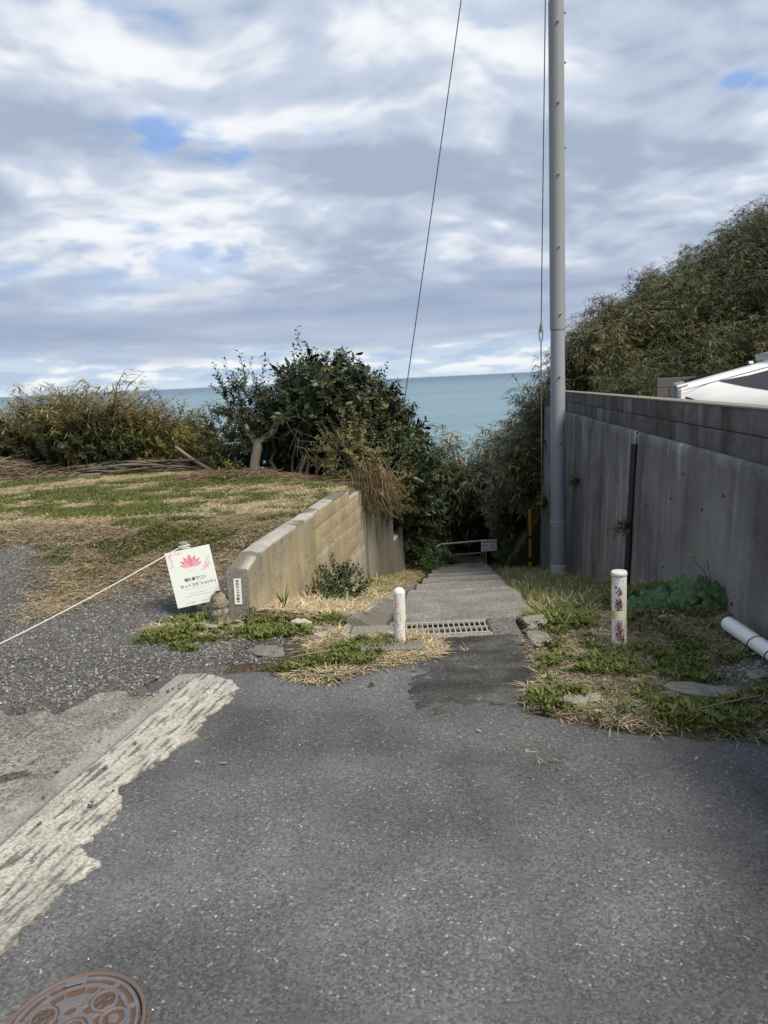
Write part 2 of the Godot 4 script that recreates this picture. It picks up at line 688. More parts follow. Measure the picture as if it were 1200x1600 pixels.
func build_terrain() -> void:
	for e in [[-1.3, -8.0], [-1.3, 1.9], [-1.2, 2.7], [-1.1, 3.4], [-1.0, 4.0], [-0.9, 4.03], [-0.82, 4.20], [-0.67, 4.20], [-0.55, 4.10], [-0.44, 4.04], [-0.32, 4.08], [-0.20, 4.16], [0.0, 4.30], [0.28, 4.33], [0.33, 4.55], [0.34, 4.75], [0.88, 4.75], [0.86, 4.5], [0.84, 4.22], [0.80, 3.95], [0.70, 3.72], [0.66, 3.58], [0.74, 3.45], [0.85, 3.39], [1.0, 3.29], [1.25, 3.20], [1.42, 3.14], [1.68, 3.06], [2.6, 2.95], [9.0, 2.6], [9.0, -8.0]]:
		road_edge.append(Vector2(e[0], e[1]))
	var xs := axis([-60.0, 4.0, -16.0, 0.5, -6.0, 0.12, -3.2, 0.04, 4.4, 0.25, 16.0, 4.0, 60.0])
	var ds := axis([-9.0, 0.5, 1.0, 0.05, 2.6, 0.04, 7.2, 0.08, 15.2, 0.1, 17.0, 0.4, 36.0, 4.0, 80.0])
	var pts := PackedVector3Array()
	var cols := PackedColorArray()
	var dirt := Color(0.115, 0.092, 0.066)
	var straw := Color(0.37, 0.31, 0.205)
	var turf := Color(0.085, 0.105, 0.035)
	var grit := Color(0.21, 0.21, 0.205)
	for d in ds:
		for x in xs:
			var y := ground(x, d)
			var c := dirt
			var big := n2.get_noise_2d(x * 60.0, d * 60.0)
			if d < 5.3 and x < 9.0:
				y = surface(x, d)
			if x < -0.85 and d < 9.0 and x < wl(maxf(d, 5.36)):
				var lawn := smoothstep(5.4, 7.6, d + big * 1.8 + (x + 1.6) * 0.35)
				c = grit.lerp(Color(0.12, 0.11, 0.10), clampf(0.4 + big, 0, 1)).lerp(dirt.lerp(straw, 0.35), lawn)
			if x < wl(maxf(d, 5.36)) and d >= 6.0:
				c = c.lerp(straw.lerp(turf, greenness(x, d) * 0.8), smoothstep(6.2, 7.9, d + big * 1.5 + (x + 1.6) * 0.25))
			if x > wr(d):
				c = Color(0.10, 0.095, 0.08)
			elif x > 0.6:
				c = dirt.lerp(turf, clampf(0.25 + big + 0.5 * n1.get_noise_2d(x * 200, d * 200), 0.0, 0.8))
				if x > 1.5 and absf(d - 3.72) < 0.22:
					c = c.lerp(grit, 0.7)
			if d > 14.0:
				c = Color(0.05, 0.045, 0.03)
			pts.append(w3(x, y, d))
			cols.append(c)
	var b := MB.new()
	b.sheet(pts, xs.size(), cols)
	struct("ground", b.mesh(), mats["soil"])


func build_road() -> void:
	var xs := axis([-3.0, 0.06, 3.0, 0.3, 9.0])
	var ds := axis([-8.0, 0.3, 0.6, 0.06, 4.72])
	var pts := PackedVector3Array()
	var cols := PackedColorArray()
	for d in ds:
		for x in xs:
			pts.append(w3(x, -0.03 * d + 0.004 * n2.get_noise_2d(x * 120, d * 120), d))
			var k := 0.63 + 0.24 * n1.get_noise_2d(x * 55.0, d * 55.0) + 0.18 * n1.get_noise_2d(x * 260.0 + 50, d * 200.0)
			k *= 1.0 - 0.22 * smoothstep(0.25, 0.6, n2.get_noise_2d(x * 45.0 + 300.0, d * 65.0) + 0.25)
			cols.append(Color(k * 0.985, k * 1.02, k * 1.085))
	var b := MB.new()
	b.sheet(pts, xs.size(), cols)
	struct("road", b.mesh(), mats["asphalt"])
	# newer, coarser asphalt laid as a tongue towards the path
	b = MB.new()
	pts = PackedVector3Array()
	cols = PackedColorArray()
	xs = axis([-0.6, 0.025, 1.0])
	ds = axis([3.3, 0.025, 4.74])
	for d in ds:
		for x in xs:
			var s := minf(minf(x - lerpf(0.12, 0.33, smoothstep(3.9, 4.5, d)), 0.9 - x), d - 3.62 - 0.25 * (x - 0.5))
			s += 0.20 * n1.get_noise_2d(x * 260.0, d * 260.0) + 0.10 * n1.get_noise_2d(x * 1100.0, d * 1100.0)
			pts.append(w3(x, -0.03 * d + clampf(s * 0.18, -0.02, 0.010) + 0.007 * n1.get_noise_2d(x * 900.0, d * 900.0), d))
			var k := 0.43 + 0.3 * n1.get_noise_2d(x * 180.0 + 9, d * 300.0)
			k *= lerpf(0.55, 1.0, smoothstep(-0.25, 0.2, n2.get_noise_2d(x * 160.0, d * 420.0)))
			cols.append(g(k))
	b.sheet(pts, xs.size(), cols)
	struct("asphalt_patch", b.mesh(), mats["old_asphalt"])
	build_apron()


func strip_r(d: float) -> float:
	var e := [[-8.0, -1.5], [0.6, -1.42], [1.2, -1.34], [1.95, -1.22], [2.0, -1.20], [2.06, -1.19], [2.21, -1.17], [2.28, -1.15], [2.38, -1.07], [2.45, -1.15], [2.51, -1.19], [2.67, -1.14], [2.84, -1.15], [2.91, -1.21], [3.08, -1.14], [3.20, -1.07], [3.30, -1.06], [3.40, -0.98], [3.63, -0.99], [3.82, -0.90], [4.03, -0.89], [4.13, -0.95], [4.24, -1.10], [4.32, -1.2]]
	for k in e.size() - 1:
		if d < e[k + 1][0]:
			return lerpf(e[k][1], e[k + 1][1], clampf((d - e[k][0]) / (e[k + 1][0] - e[k][0]), 0, 1)) + 0.03 * n1.get_noise_2d(d * 1500.0, 3.0)
	return e[e.size() - 1][1]


func strip_l(d: float) -> float:
	return -1.52 + 0.165 * (d - 2.5) if d < 2.9 else -1.454 + 0.20 * (d - 2.9)


func build_apron() -> void:
	# rough weathered concrete behind the pale strip
	var b := MB.new()
	var pts := PackedVector3Array()
	var cols := PackedColorArray()
	var xs := axis([-9.0, 0.3, -3.4, 0.035, -1.08])
	var ds := axis([-6.0, 0.3, 1.5, 0.035, 4.55])
	for d in ds:
		for x in xs:
			var q := minf(in_slab(x, d) + 0.05 * n1.get_noise_2d(x * 700.0, d * 700.0), (strip_l(d) - 0.10 - x) * 3.0)
			var top := -0.03 * d + 0.01 + 0.006 * n1.get_noise_2d(x * 400.0, d * 400.0)
			pts.append(w3(x, top + clampf(q * 0.3, -0.06, 0.012), d))
			var k := 0.30 + 0.13 * n1.get_noise_2d(x * 130.0, d * 130.0) + 0.06 * n1.get_noise_2d(x * 600.0, d * 600.0)
			var stain := smoothstep(0.05, 0.4, n2.get_noise_2d(x * 120.0 + 60, d * 90.0))
			var crack := absf(n1.get_noise_2d(x * 75.0 + 900.0, d * 75.0))
			k *= lerpf(0.55, 1.0, smoothstep(0.0, 0.022, crack)) * lerpf(1.0, 0.68, stain)
			cols.append(Color(k, k * 0.965, k * 0.89))
	b.sheet(pts, xs.size(), cols)
	struct("old_concrete_apron", b.mesh(), mats["rough_concrete"])
	# the pale strip along the road: grooves and cracks run along it
	b = MB.new()
	pts = PackedVector3Array()
	cols = PackedColorArray()
	ds = axis([-6.0, 0.3, 1.5, 0.009, 4.30])
	var nu := 84
	for d in ds:
		var l := strip_l(d) - 0.13
		var r := maxf(strip_r(d), l + 0.02)
		for s in nu:
			var f := clampf((s - 1.0) / (nu - 3.0), 0.0, 1.0)
			var x := lerpf(l, r, f)
			var along := d - 0.35 * x
			var across := x - 0.19 * d
			var groove := n1.get_noise_2d(across * 2600.0, along * 330.0)
			var line := n1.get_noise_2d(across * 1500.0 + 300.0, along * 170.0)
			var pit := n1.get_noise_2d(x * 700.0 + 70.0, d * 500.0)
			var band := smoothstep(0.11, 0.15, x - l)
			var cut := smoothstep(-0.14, -0.30, groove + pit * 0.3) * band
			cut = maxf(cut, smoothstep(0.035, 0.0, absf(line)) * band * smoothstep(-0.25, 0.1, pit + 0.5 * groove))
			var crack := 1.0 - smoothstep(0.0, 0.02, absf(n1.get_noise_2d(across * 330.0 + 55.0, along * 75.0)))
			var edge := smoothstep(0.02, 0.0, absf(x - l - 0.13))
			cut = maxf(maxf(cut, crack * 0.8 * band), edge * 0.7)
			var y := -0.03 * d + 0.015 - 0.004 * cut + 0.004 * n1.get_noise_2d(x * 300.0, d * 300.0)
			y += lerpf(-0.006, 0.0, band)
			if s == 0 or s == nu - 1:
				y -= 0.035
			elif s >= nu - 3:
				y -= 0.004
			pts.append(w3(x, y, d))
			var k := lerpf(0.36 + 0.08 * pit, 0.52 + 0.14 * pit, band)
			k *= 1.0 - 0.25 * smoothstep(0.1, 0.5, n2.get_noise_2d(x * 170.0, d * 120.0))
			cols.append(Color(k, k * 0.975, k * 0.90).lerp(Color(0.10, 0.10, 0.09), cut * 0.8))
	b.sheet(pts, nu, cols)
	struct("pale_concrete_strip", b.mesh(), mats["concrete"])


# ------------------------------------------------------------------ the path down to the shore
func build_path() -> void:
	var root := Node3D.new()
	root.name = "stepped_path"
	root.set_meta("kind", "structure")
	add_child(root)
	var cuts := [5.14, 7.1, 8.5, 10.1, 11.8, 13.6, 15.4, 17.3, 19.4, 21.5]
	for k in cuts.size() - 1:
		var b := MB.new()
		var pts := PackedVector3Array()
		var cols := PackedColorArray()
		var ds := axis([cuts[k], 0.06, cuts[k + 1] + 0.03])
		var nu := 34
		var y0 := road(cuts[k]) if k else -0.15
		var y1 := road(cuts[k + 1]) + 0.17
		for e in ds.size() + 1:
			var d := ds[mini(e, ds.size() - 1)]
			var f := clampf((d - cuts[k]) / (cuts[k + 1] - cuts[k]), 0, 1)
			for s in nu:
				var u := clampf((s - 1.0) / (nu - 3.0), 0.0, 1.0)
				var bulge := 0.10 * n1.get_noise_2d(d * 55.0, k * 91.0) + 0.05 * sin(f * PI)
				if k == 0:
					bulge -= 0.12 * smoothstep(0.25, 0.0, f)
				var x := lerpf(pl(d) + 0.02 * n1.get_noise_2d(d * 200.0, 5.0), pr(d) + bulge, u)
				var y := lerpf(y0, y1, f) + 0.016 * n1.get_noise_2d(x * 140.0, d * 140.0)
				var dd := d + 0.05 * n1.get_noise_2d(x * 120.0, k * 50.0 + 9.0) * (1.0 if k else f)
				y -= 0.02 * smoothstep(0.94, 1.0, f) + 0.03 * smoothstep(0.93, 1.0, u)
				if s == 0 or s == nu - 1:
					y -= 0.3
				if e == ds.size():
					y -= 0.35
					dd += 0.01
				pts.append(w3(x, y, dd))
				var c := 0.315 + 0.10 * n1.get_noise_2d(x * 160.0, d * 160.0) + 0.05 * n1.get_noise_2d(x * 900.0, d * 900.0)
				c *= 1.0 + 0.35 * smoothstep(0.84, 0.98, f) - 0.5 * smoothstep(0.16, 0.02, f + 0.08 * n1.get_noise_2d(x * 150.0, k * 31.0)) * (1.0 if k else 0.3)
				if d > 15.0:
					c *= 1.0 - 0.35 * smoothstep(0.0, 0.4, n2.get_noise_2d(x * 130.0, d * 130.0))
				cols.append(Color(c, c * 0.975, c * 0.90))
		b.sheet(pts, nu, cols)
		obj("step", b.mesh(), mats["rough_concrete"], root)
	# kerb on the left of the path
	var kerb := Node3D.new()
	kerb.name = "path_kerb"
	kerb.set_meta("kind", "structure")
	add_child(kerb)
	var d0 := 5.10
	for k in 9:
		var d1 := d0 + 1.05
		if d1 > 11.8:
			break
		var b := MB.new()
		var shade := rr(0.22, 0.29)
		var rings := []
		for e in [d0 + 0.004, d1 - 0.004]:
			var ring := []
			for q in [[-0.31, -0.25], [-0.31, 0.085], [-0.30, 0.095], [-0.245, 0.095], [-0.235, 0.085], [-0.015, -0.045], [-0.015, -0.3]]:
				ring.append(w3(pl(e) + q[0] + 0.004 * n1.get_noise_2d(e * 90.0, q[0] * 300.0), road(e) + q[1] + 0.006 * n1.get_noise_2d(e * 70.0, 5.0), e))
			rings.append(ring)
		for q in 6:
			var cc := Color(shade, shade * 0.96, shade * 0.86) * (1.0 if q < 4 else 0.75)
			b.quad(rings[0][q + 1], rings[1][q + 1], rings[1][q], rings[0][q], cc)
		for q in range(1, 6):
			b.tri(rings[0][0], rings[0][q + 1], rings[0][q], Color(shade, shade * 0.96, shade * 0.86))
			b.tri(rings[1][0], rings[1][q], rings[1][q + 1], Color(shade, shade * 0.96, shade * 0.86))
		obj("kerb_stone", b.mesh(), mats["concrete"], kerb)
		d0 = d1
	# slabs over the drain, left of the grating
	var slab := thing("drain_cover_slab", "flat grey concrete drain cover slab left of the steel grating", "cover", w3(-0.16, 0, 4.91))
	var sb := MB.new()
	sb.box(Vector3(0.03, -0.165, 0), Vector3(0.30, 0.07, 0.30), Color(0.27, 0.26, 0.23), Basis(Vector3.UP, -0.06), 0.012)
	obj("slab", sb.mesh(), mats["concrete"], slab)
	sb = MB.new()
	sb.box(Vector3(-0.152, -0.157, 0), Vector3(0.055, 0.07, 0.345), Color(0.33, 0.32, 0.28), Basis(Vector3.UP, -0.06), 0.01)
	sb.box(Vector3(0.03, -0.162, 0.174), Vector3(0.30, 0.07, 0.04), Color(0.30, 0.29, 0.26), Basis(Vector3.UP, -0.06), 0.01)
	obj("rim", sb.mesh(), mats["concrete"], slab)
	# concrete lip and trench round the grating
	var lip := MB.new()
	lip.box(w3(0.37, -0.19, 4.79), Vector3(0.70, 0.1, 0.1), Color(0.36, 0.35, 0.31), Basis(), 0.01)
	lip.box(w3(0.80, -0.19, 4.92), Vector3(0.20, 0.11, 0.38), Color(0.20, 0.195, 0.18), Basis(), 0.01)
	lip.box(w3(0.36, -0.20, 5.12), Vector3(0.72, 0.12, 0.05), Color(0.30, 0.29, 0.26), Basis(), 0.008)
	lip.box(w3(0.022, -0.21, 4.96), Vector3(0.02, 0.12, 0.27), Color(0.30, 0.29, 0.26), Basis(), 0.006)
	lip.box(w3(0.36, -0.45, 4.96), Vector3(0.72, 0.05, 0.3), Color(0.06, 0.055, 0.045))
	struct("drain_surround", lip.mesh(), mats["rough_concrete"])
	var gr := thing("drain_grating", "galvanised steel drain grating across the top of the path", "grating", w3(0.365, -0.152, 4.965))
	var zinc := Color(0.40, 0.40, 0.36)
	for z in [-0.12, 0.0, 0.12]:
		var b := MB.new()
		b.box(Vector3(0, 0.004, z), Vector3(0.66, 0.016, 0.009 if z == 0.0 else 0.016), zinc)
		obj("rail", b.mesh(), mats["galvanised"], gr)
	var bar := MB.new()
	bar.box(Vector3.ZERO, Vector3(0.008, 0.03, 0.236), zinc)
	var bar_mesh := bar.mesh()
	for k in 18:
		var o := obj("bar", bar_mesh, mats["galvanised"], gr)
		o.position = Vector3(-0.317 + 0.0373 * k, -0.008, 0)


# ------------------------------------------------------------------ walls
func left_wall_color(d: float, y: float, top: float, base: float) -> Color:
	var h := (y - base) / (top - base)
	var streak := n1.get_noise_2d(d * 420.0, y * 28.0)
	var wide := n1.get_noise_2d(d * 120.0 + 70.0, y * 30.0)
	var blot := n1.get_noise_2d(d * 170.0, y * 190.0 + 40.0)
	var k := Color(0.47, 0.415, 0.29) * (1.0 + 0.35 * blot + 0.22 * streak)
	var grey := Color(0.30, 0.29, 0.265)
	k = k.lerp(grey, smoothstep(0.35, 0.9, h + 0.5 * wide) * smoothstep(7.3, 6.7, d) * 0.55)
	k = k.lerp(Color(0.44, 0.43, 0.40), smoothstep(8.7, 9.3, d) * 0.8 * smoothstep(0.95, 0.7, h))
	for e in [[7.13, 0.07, 0.75], [8.38, 0.06, 0.6], [6.45, 0.10, 0.4], [5.85, 0.07, 0.3]]:  # ochre lichen runs
		var w: float = e[1] * (1.0 + 0.8 * blot)
		k = k.lerp(Color(0.42, 0.31, 0.09), e[2] * exp(-pow((d - e[0] + 0.03 * streak) / w, 2.0)) * smoothstep(0.1, 0.5, h + 0.3 * blot))
	var run := smoothstep(0.12, 0.42, streak + 0.5 * wide - 0.15 * (1.0 - h))
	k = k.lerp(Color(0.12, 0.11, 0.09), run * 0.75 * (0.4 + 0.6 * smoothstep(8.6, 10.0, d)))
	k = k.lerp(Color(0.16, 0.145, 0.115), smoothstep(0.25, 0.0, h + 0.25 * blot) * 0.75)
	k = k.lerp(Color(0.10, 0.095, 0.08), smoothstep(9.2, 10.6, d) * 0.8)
	if absf(blot + 0.12) < 0.012:
		k = k.lerp(Color(0.14, 0.13, 0.1), 0.6)
	return Color(maxf(k.r, 0.03), maxf(k.g, 0.03), maxf(k.b, 0.02))


func build_left_wall() -> void:
	var root := thing("retaining_wall", "weathered beige concrete retaining wall with yellow streaks left of the path", "wall")
	var segs := [[5.35, 9.5, 0.32, 0.0], [9.5, 11.6, -0.12, 0.012], [11.6, 14.1, -0.95, 0.02]]
	for e in segs:
		var ds := axis([e[0], 0.03, e[1]])
		var nh := 52
		var pts := PackedVector3Array()
		var cols := PackedColorArray()
		var nu := nh + 6
		for d in ds:
			var top: float = e[2]
			if e[3] == 0.0:
				top = 0.325 + 0.008 * n1.get_noise_2d(d * 160.0, 3.0)
				if d < 5.62:
					top = lerpf(0.255, 0.325, (d - 5.35) / 0.27)
				if d > 8.55:
					top = 0.20
			var base := road(d) - 0.35
			for s in nu:
				var x: float = wl(d) + e[3]
				var y := 0.0
				if s < nh:
					y = lerpf(base, top - 0.012, float(s) / (nh - 1))
					x += 0.004 * n1.get_noise_2d(d * 250.0, y * 250.0)
					if e[3] == 0.0 and d > 7.2 and y > top - (0.46 if d < 8.55 else 0.75):
						x -= 0.011
				else:
					var j := s - nh
					y = [top, top + 0.002, top, top - 0.012, top - 0.1, base][j]
					x += [-0.012, -0.08, -0.148, -0.16, -0.16, -0.16][j]
				pts.append(w3(x, y, d))
				var c := left_wall_color(d, y, top, road(d))
				if s >= nh - 1 and s < nh + 3:
					var k := 0.47 + 0.16 * n1.get_noise_2d(x * 400.0, d * 300.0)
					c = Color(k, k * 0.97, k * 0.9) if n1.get_noise_2d(d * 120.0, x * 120 + 9) > -0.12 else Color(0.2, 0.19, 0.16)
				cols.append(c)
		var b := MB.new()
		b.sheet(pts, nu, cols, PackedVector2Array(), true)
		for f in 2:  # the two ends
			var d: float = [ds[0], ds[ds.size() - 1]][f]
			var row: int = [0, ds.size() - 1][f]
			var epts := PackedVector3Array()
			var ecols := PackedColorArray()
			for s in nh:
				var p := pts[row * nu + s]
				for q in 9:
					var x := p.x - 0.16 * q / 8.0
					epts.append(Vector3(x, p.y, p.z))
					var h: float = (p.y - road(d)) / (e[2] - road(d))
					var k := 0.30 + 0.09 * n1.get_noise_2d(x * 500.0, p.y * 80.0) + 0.05 * n1.get_noise_2d(x * 900.0, p.y * 900.0)
					k *= lerpf(0.75, 1.0, smoothstep(0.0, 0.4, h))
					ecols.append(Color(k, k * 0.97, k * 0.86))
			b.sheet(epts, 9, ecols, PackedVector2Array(), f == 0)
			# close the sliver under the cap
			var a := row * nu + nh - 1
			b.quad(pts[a + 4], pts[a], pts[a + 1], pts[a + 3], g(0.32)) if f == 0 else b.quad(pts[a], pts[a + 4], pts[a + 3], pts[a + 1], g(0.32))
		obj("wall_section", b.mesh(), mats["concrete"], root)
	# block courses at the far end, set into the face
	for course in 5:
		var start := 7.22 + (0.2 if course % 2 else 0.0) if course < 3 else 8.6
		if course < 1:
			start = 7.22
		var d := start
		while d < 9.46:
			var lng := minf(0.39, 9.49 - d)
			if lng < 0.1:
				break
			var y := 0.305 - 0.152 * (course + 0.5)
			if d > 8.4 and course == 0:
				break
			var b := MB.new()
			var m := d + lng / 2
			var dir := w3(0.186, 0, 1).normalized()
			var bs := Basis(Vector3.UP.cross(-dir), Vector3.UP, -dir)
			var c := left_wall_color(m, y, 0.33, road(m))
			var tone := rr(0.93, 1.05)
			wall_block(b, w3(wl(m) - 0.0085 + rr(-0.0007, 0.0007), y, m), 0.1515, lng * 1.017 + 0.001, bs, 1.0, func(p: Vector3): return left_wall_color(-p.z, p.y, 0.33, road(-p.z)).lerp(Color(0.48, 0.41, 0.26) * (1.0 + 0.5 * n1.get_noise_2d(p.z * 300.0, p.y * 300.0)), 0.45) * tone)
			obj("block", b.mesh(), mats["concrete"], root)
			d += lng
	var plate := image_mat("sticker_print", draw_sticker(), 0.4)
	var b := MB.new()
	b.quad(Vector3(-0.028, -0.10, 0), Vector3(0.028, -0.10, 0), Vector3(0.028, 0.10, 0), Vector3(-0.028, 0.10, 0), Color.WHITE)
	b.box(Vector3(0, 0, -0.0035), Vector3(0.056, 0.2, 0.005), g(0.75))
	var o := obj("warning_sticker", b.mesh(), plate, root)
	o.set_meta("label", "narrow white sticker with vertical black lettering on the wall's near end")
	o.position = w3(wl(5.35) - 0.085, 0.085, 5.343)
	o.rotation.z = -0.02


func wall_block(b: MB, at: Vector3, high: float, lng: float, bs: Basis, s: float, paint: Callable) -> void:  # face of one block, its rim rounded back into the joint
	var nu := 11
	var nv := 7
	var pts := PackedVector3Array()
	var cols := PackedColorArray()
	for r in nv:
		for q in nu:
			var u := clampf((q - 1.0) / (nu - 3.0), 0.0, 1.0) - 0.5
			var v := clampf((r - 1.0) / (nv - 3.0), 0.0, 1.0) - 0.5
			var rim := q == 0 or r == 0 or q == nu - 1 or r == nv - 1
			var edge := 0.004 if absf(u) > 0.49 or absf(v) > 0.49 else 0.0
			var p := at + bs * Vector3(-s * (0.009 if rim else edge * 0.6), v * (high - 0.004), u * (lng - 0.004))
			pts.append(p)
			cols.append(paint.call(p) * (0.85 if rim else 1.0))
	b.sheet(pts, nu, cols, PackedVector2Array(), s > 0.0)


func right_wall_color(d: float, y: float, base: float) -> Color:
	var streak := n1.get_noise_2d(d * 620.0, y * 34.0)
	var wide := n1.get_noise_2d(d * 120.0 + 33.0, y * 22.0)
	var blot := n1.get_noise_2d(d * 130.0, y * 150.0 + 40.0)
	var k := 0.18 * (1.0 + 0.30 * streak + 0.55 * wide + 0.5 * blot)
	var h := y - base
	k *= lerpf(1.35, 1.0, smoothstep(0.0, 1.1, h + 0.5 * blot))
	k *= 1.0 - 0.22 * smoothstep(0.15, 0.5, n1.get_noise_2d(d * 300.0 + 800.0, y * 18.0)) * smoothstep(-0.2, 0.8, h)
	k += 0.15 * smoothstep(0.34, 0.55, streak + 0.3 * wide) * smoothstep(0.1, 0.9, h)
	k += 0.02 * n1.get_noise_2d(d * 900.0, y * 900.0)
	k = maxf(k, 0.03)
	return Color(k, k * 0.985, k * 0.965)


func build_right_wall() -> void:
	var root := thing("retaining_wall", "tall dark grey concrete retaining wall topped by block courses right of the path", "wall")
	var joints := [0.6, 3.9, 7.42, 12.2, 15.5]
	for k in joints.size() - 1:
		var ds := axis([joints[k] + 0.035, 0.05, joints[k + 1] - 0.035])
		var nh := 60
		var nu := nh + 5
		var pts := PackedVector3Array()
		var cols := PackedColorArray()
		for d in ds:
			var top := wall_top(d) - 0.325
			var base := road(d) - 0.5
			for s in nu:
				var x := wr(d) - 0.028
				var y := 0.0
				if s < nh:
					y = lerpf(base, top - 0.03, float(s) / (nh - 1))
					x += -0.042 * (top - y) + 0.005 * n1.get_noise_2d(d * 120.0, y * 120.0)
				else:
					var j := s - nh
					y = top + [-0.016, -0.004 + 0.006 * n1.get_noise_2d(d * 500.0, 1.0), 0.0, 0.0, base - top][j]
					x += [0.002, 0.012, 0.03, 0.2, 0.2][j]
				pts.append(w3(x, y, d))
				var c := right_wall_color(d, y, road(d))
				if s >= nh - 2:
					c = c * (1.15 + 0.8 * n1.get_noise_2d(d * 300.0, 9.0))
				cols.append(c)
		var b := MB.new()
		b.sheet(pts, nu, cols)
		for f in 2:
			var row: int = [0, ds.size() - 1][f]
			for s in nh - 1:
				var p := pts[row * nu + s]
				var q := pts[row * nu + s + 1]
				var a := Vector3(wr(ds[row]) + 0.172, p.y, p.z)
				var e := Vector3(wr(ds[row]) + 0.172, q.y, q.z)
				if f == 0:
					b.quad(p, a, e, q, cols[row * nu + s])
				else:
					b.quad(a, p, q, e, cols[row * nu + s])
		obj("panel", b.mesh(), mats["concrete"], root)
	for k in range(1, 4):  # tar-black filler standing in the joints
		var d: float = joints[k]
		for part in ([[0.02, 0.45], [0.47, 0.98]] if k == 2 else [[0.0, 1.0]]):
			var lo := road(d) - 0.1
			var hi := wall_top(d) - (0.42 if k == 2 else 0.34)
			var y0 := lerpf(lo, hi, part[0])
			var y1 := lerpf(lo, hi, part[1])
			var b := MB.new()
			var w := 0.13 if k == 2 else 0.05
			var x0 := wr(d) - 0.024 - 0.042 * (wall_top(d) - 0.325 - y0) - (0.035 if k == 2 else -0.03)
			var x1 := wr(d) - 0.024 - 0.042 * (wall_top(d) - 0.325 - y1) - (0.035 if k == 2 else -0.03)
			var p := [w3(x0, y0, d - w / 2), w3(x0, y0, d + w / 2), w3(x1, y1, d + w / 2), w3(x1, y1, d - w / 2)]
			var black := Color(0.014, 0.015, 0.018)
			b.quad(p[1], p[0], p[3], p[2], black)
			var bk := Vector3(0.12, 0, 0)
			b.quad(p[0], p[0] + bk, p[3] + bk, p[3], black)
			b.quad(p[1] + bk, p[1], p[2], p[2] + bk, black)
			b.quad(p[3], p[3] + bk, p[2] + bk, p[2], black)
			obj("joint_filler", b.mesh(), mats["rubber"], root)
	# pits left by the shuttering ties, each with a pale run below it
	for e in [[4.6, 0.05], [5.3, 0.55], [5.35, -0.1], [6.1, 0.5], [6.2, -0.12], [6.9, 0.3], [8.2, 0.35], [8.6, -0.3], [9.8, 0.3], [10.6, -0.5], [4.9, 0.72], [5.8, 0.75]]:
		var b := MB.new()
		var y: float = e[1]
		var d: float = e[0]
		var x := wr(d) - 0.028 - 0.042 * (wall_top(d) - 0.325 - y)
		b.tube([w3(x - 0.004, y, d), w3(x + 0.01, y, d)], [0.013], 10, [Color(0.02, 0.02, 0.02)])
		obj("tie_pit", b.mesh(), mats["rubber"], root)
	# two courses of concrete block
	var dirv := w3(0.108, 0, 1).normalized()
	var slope := w3(0.108, -0.0085, 1).normalized()
	var bs := Basis(Vector3.UP.cross(-slope).normalized(), (-slope).cross(Vector3.UP.cross(-slope).normalized()), -slope)
	for course in 2:
		var d := 0.62 - 0.22 * course
		var step := 0.445
		while d < 15.45:
			var lng := minf(step, 15.49 - d)
			var m := d + lng / 2
			var y := wall_top(m) - 0.082 - 0.163 * course
			var k := rr(0.085, 0.14)
			k *= 1.0 + 0.5 * n1.get_noise_2d(m * 80.0, y * 40.0)
			if rng.randf() < 0.12:
				k *= 1.3
			var b := MB.new()
			wall_block(b, w3(wr(m) - 0.002 + rr(-0.002, 0.002), y, m), 0.157, lng * 1.006 - (0.006 if lng == step else 0.012), bs, -1.0, func(p: Vector3): return Color(k, k * 0.985, k * 0.96) * clampf(1.0 + 0.9 * n1.get_noise_2d(p.z * 330.0, p.y * 40.0) + 0.5 * n1.get_noise_2d(p.z * 500.0, p.y * 500.0), 0.3, 2.0))
			obj("block", b.mesh(), mats["concrete"], root)
			d += step
	# mortar core and cap behind the courses
	var core := MB.new()
	var mid := 8.05
	core.box(w3(wr(mid) + 0.075, wall_top(mid) - 0.163, mid), Vector3(0.118, 0.318, 14.85 * 1.006), Color(0.10, 0.098, 0.09), bs)
	obj("mortar", core.mesh(), mats["concrete"], root)
	var cap := MB.new()
	cap.box(w3(wr(mid) + 0.068, wall_top(mid) + 0.004, mid), Vector3(0.15, 0.016, 14.88 * 1.006), Color(0.27, 0.265, 0.23), bs, 0.004)
	obj("coping", cap.mesh(), mats["concrete"], root)
	# low wall at the back of the raised lot
	var low := thing("block_wall", "low grey block wall behind the white car", "wall", w3(4.62, 0, 12.4), -0.06)
	for course in 7:
		for k in 16:
			var b := MB.new()
			var c := rr(0.13, 0.17)
			b.box(Vector3(0.2 + 0.4 * k - (0.2 if course % 2 else 0.0) + (0.1 if course % 2 and k == 0 else 0.0), 0.37 + 0.16 * course, 0), Vector3(0.192 if course % 2 and k == 0 else 0.392, 0.153, 0.12), Color(c, c * 0.99, c * 0.97), Basis(), 0.006)
			obj("block", b.mesh(), mats["concrete"], low)
	var lc := MB.new()
	lc.box(Vector3(3.2, 0.84, 0), Vector3(6.3, 1.1, 0.1), g(0.12))
	obj("mortar", lc.mesh(), mats["concrete"], low)


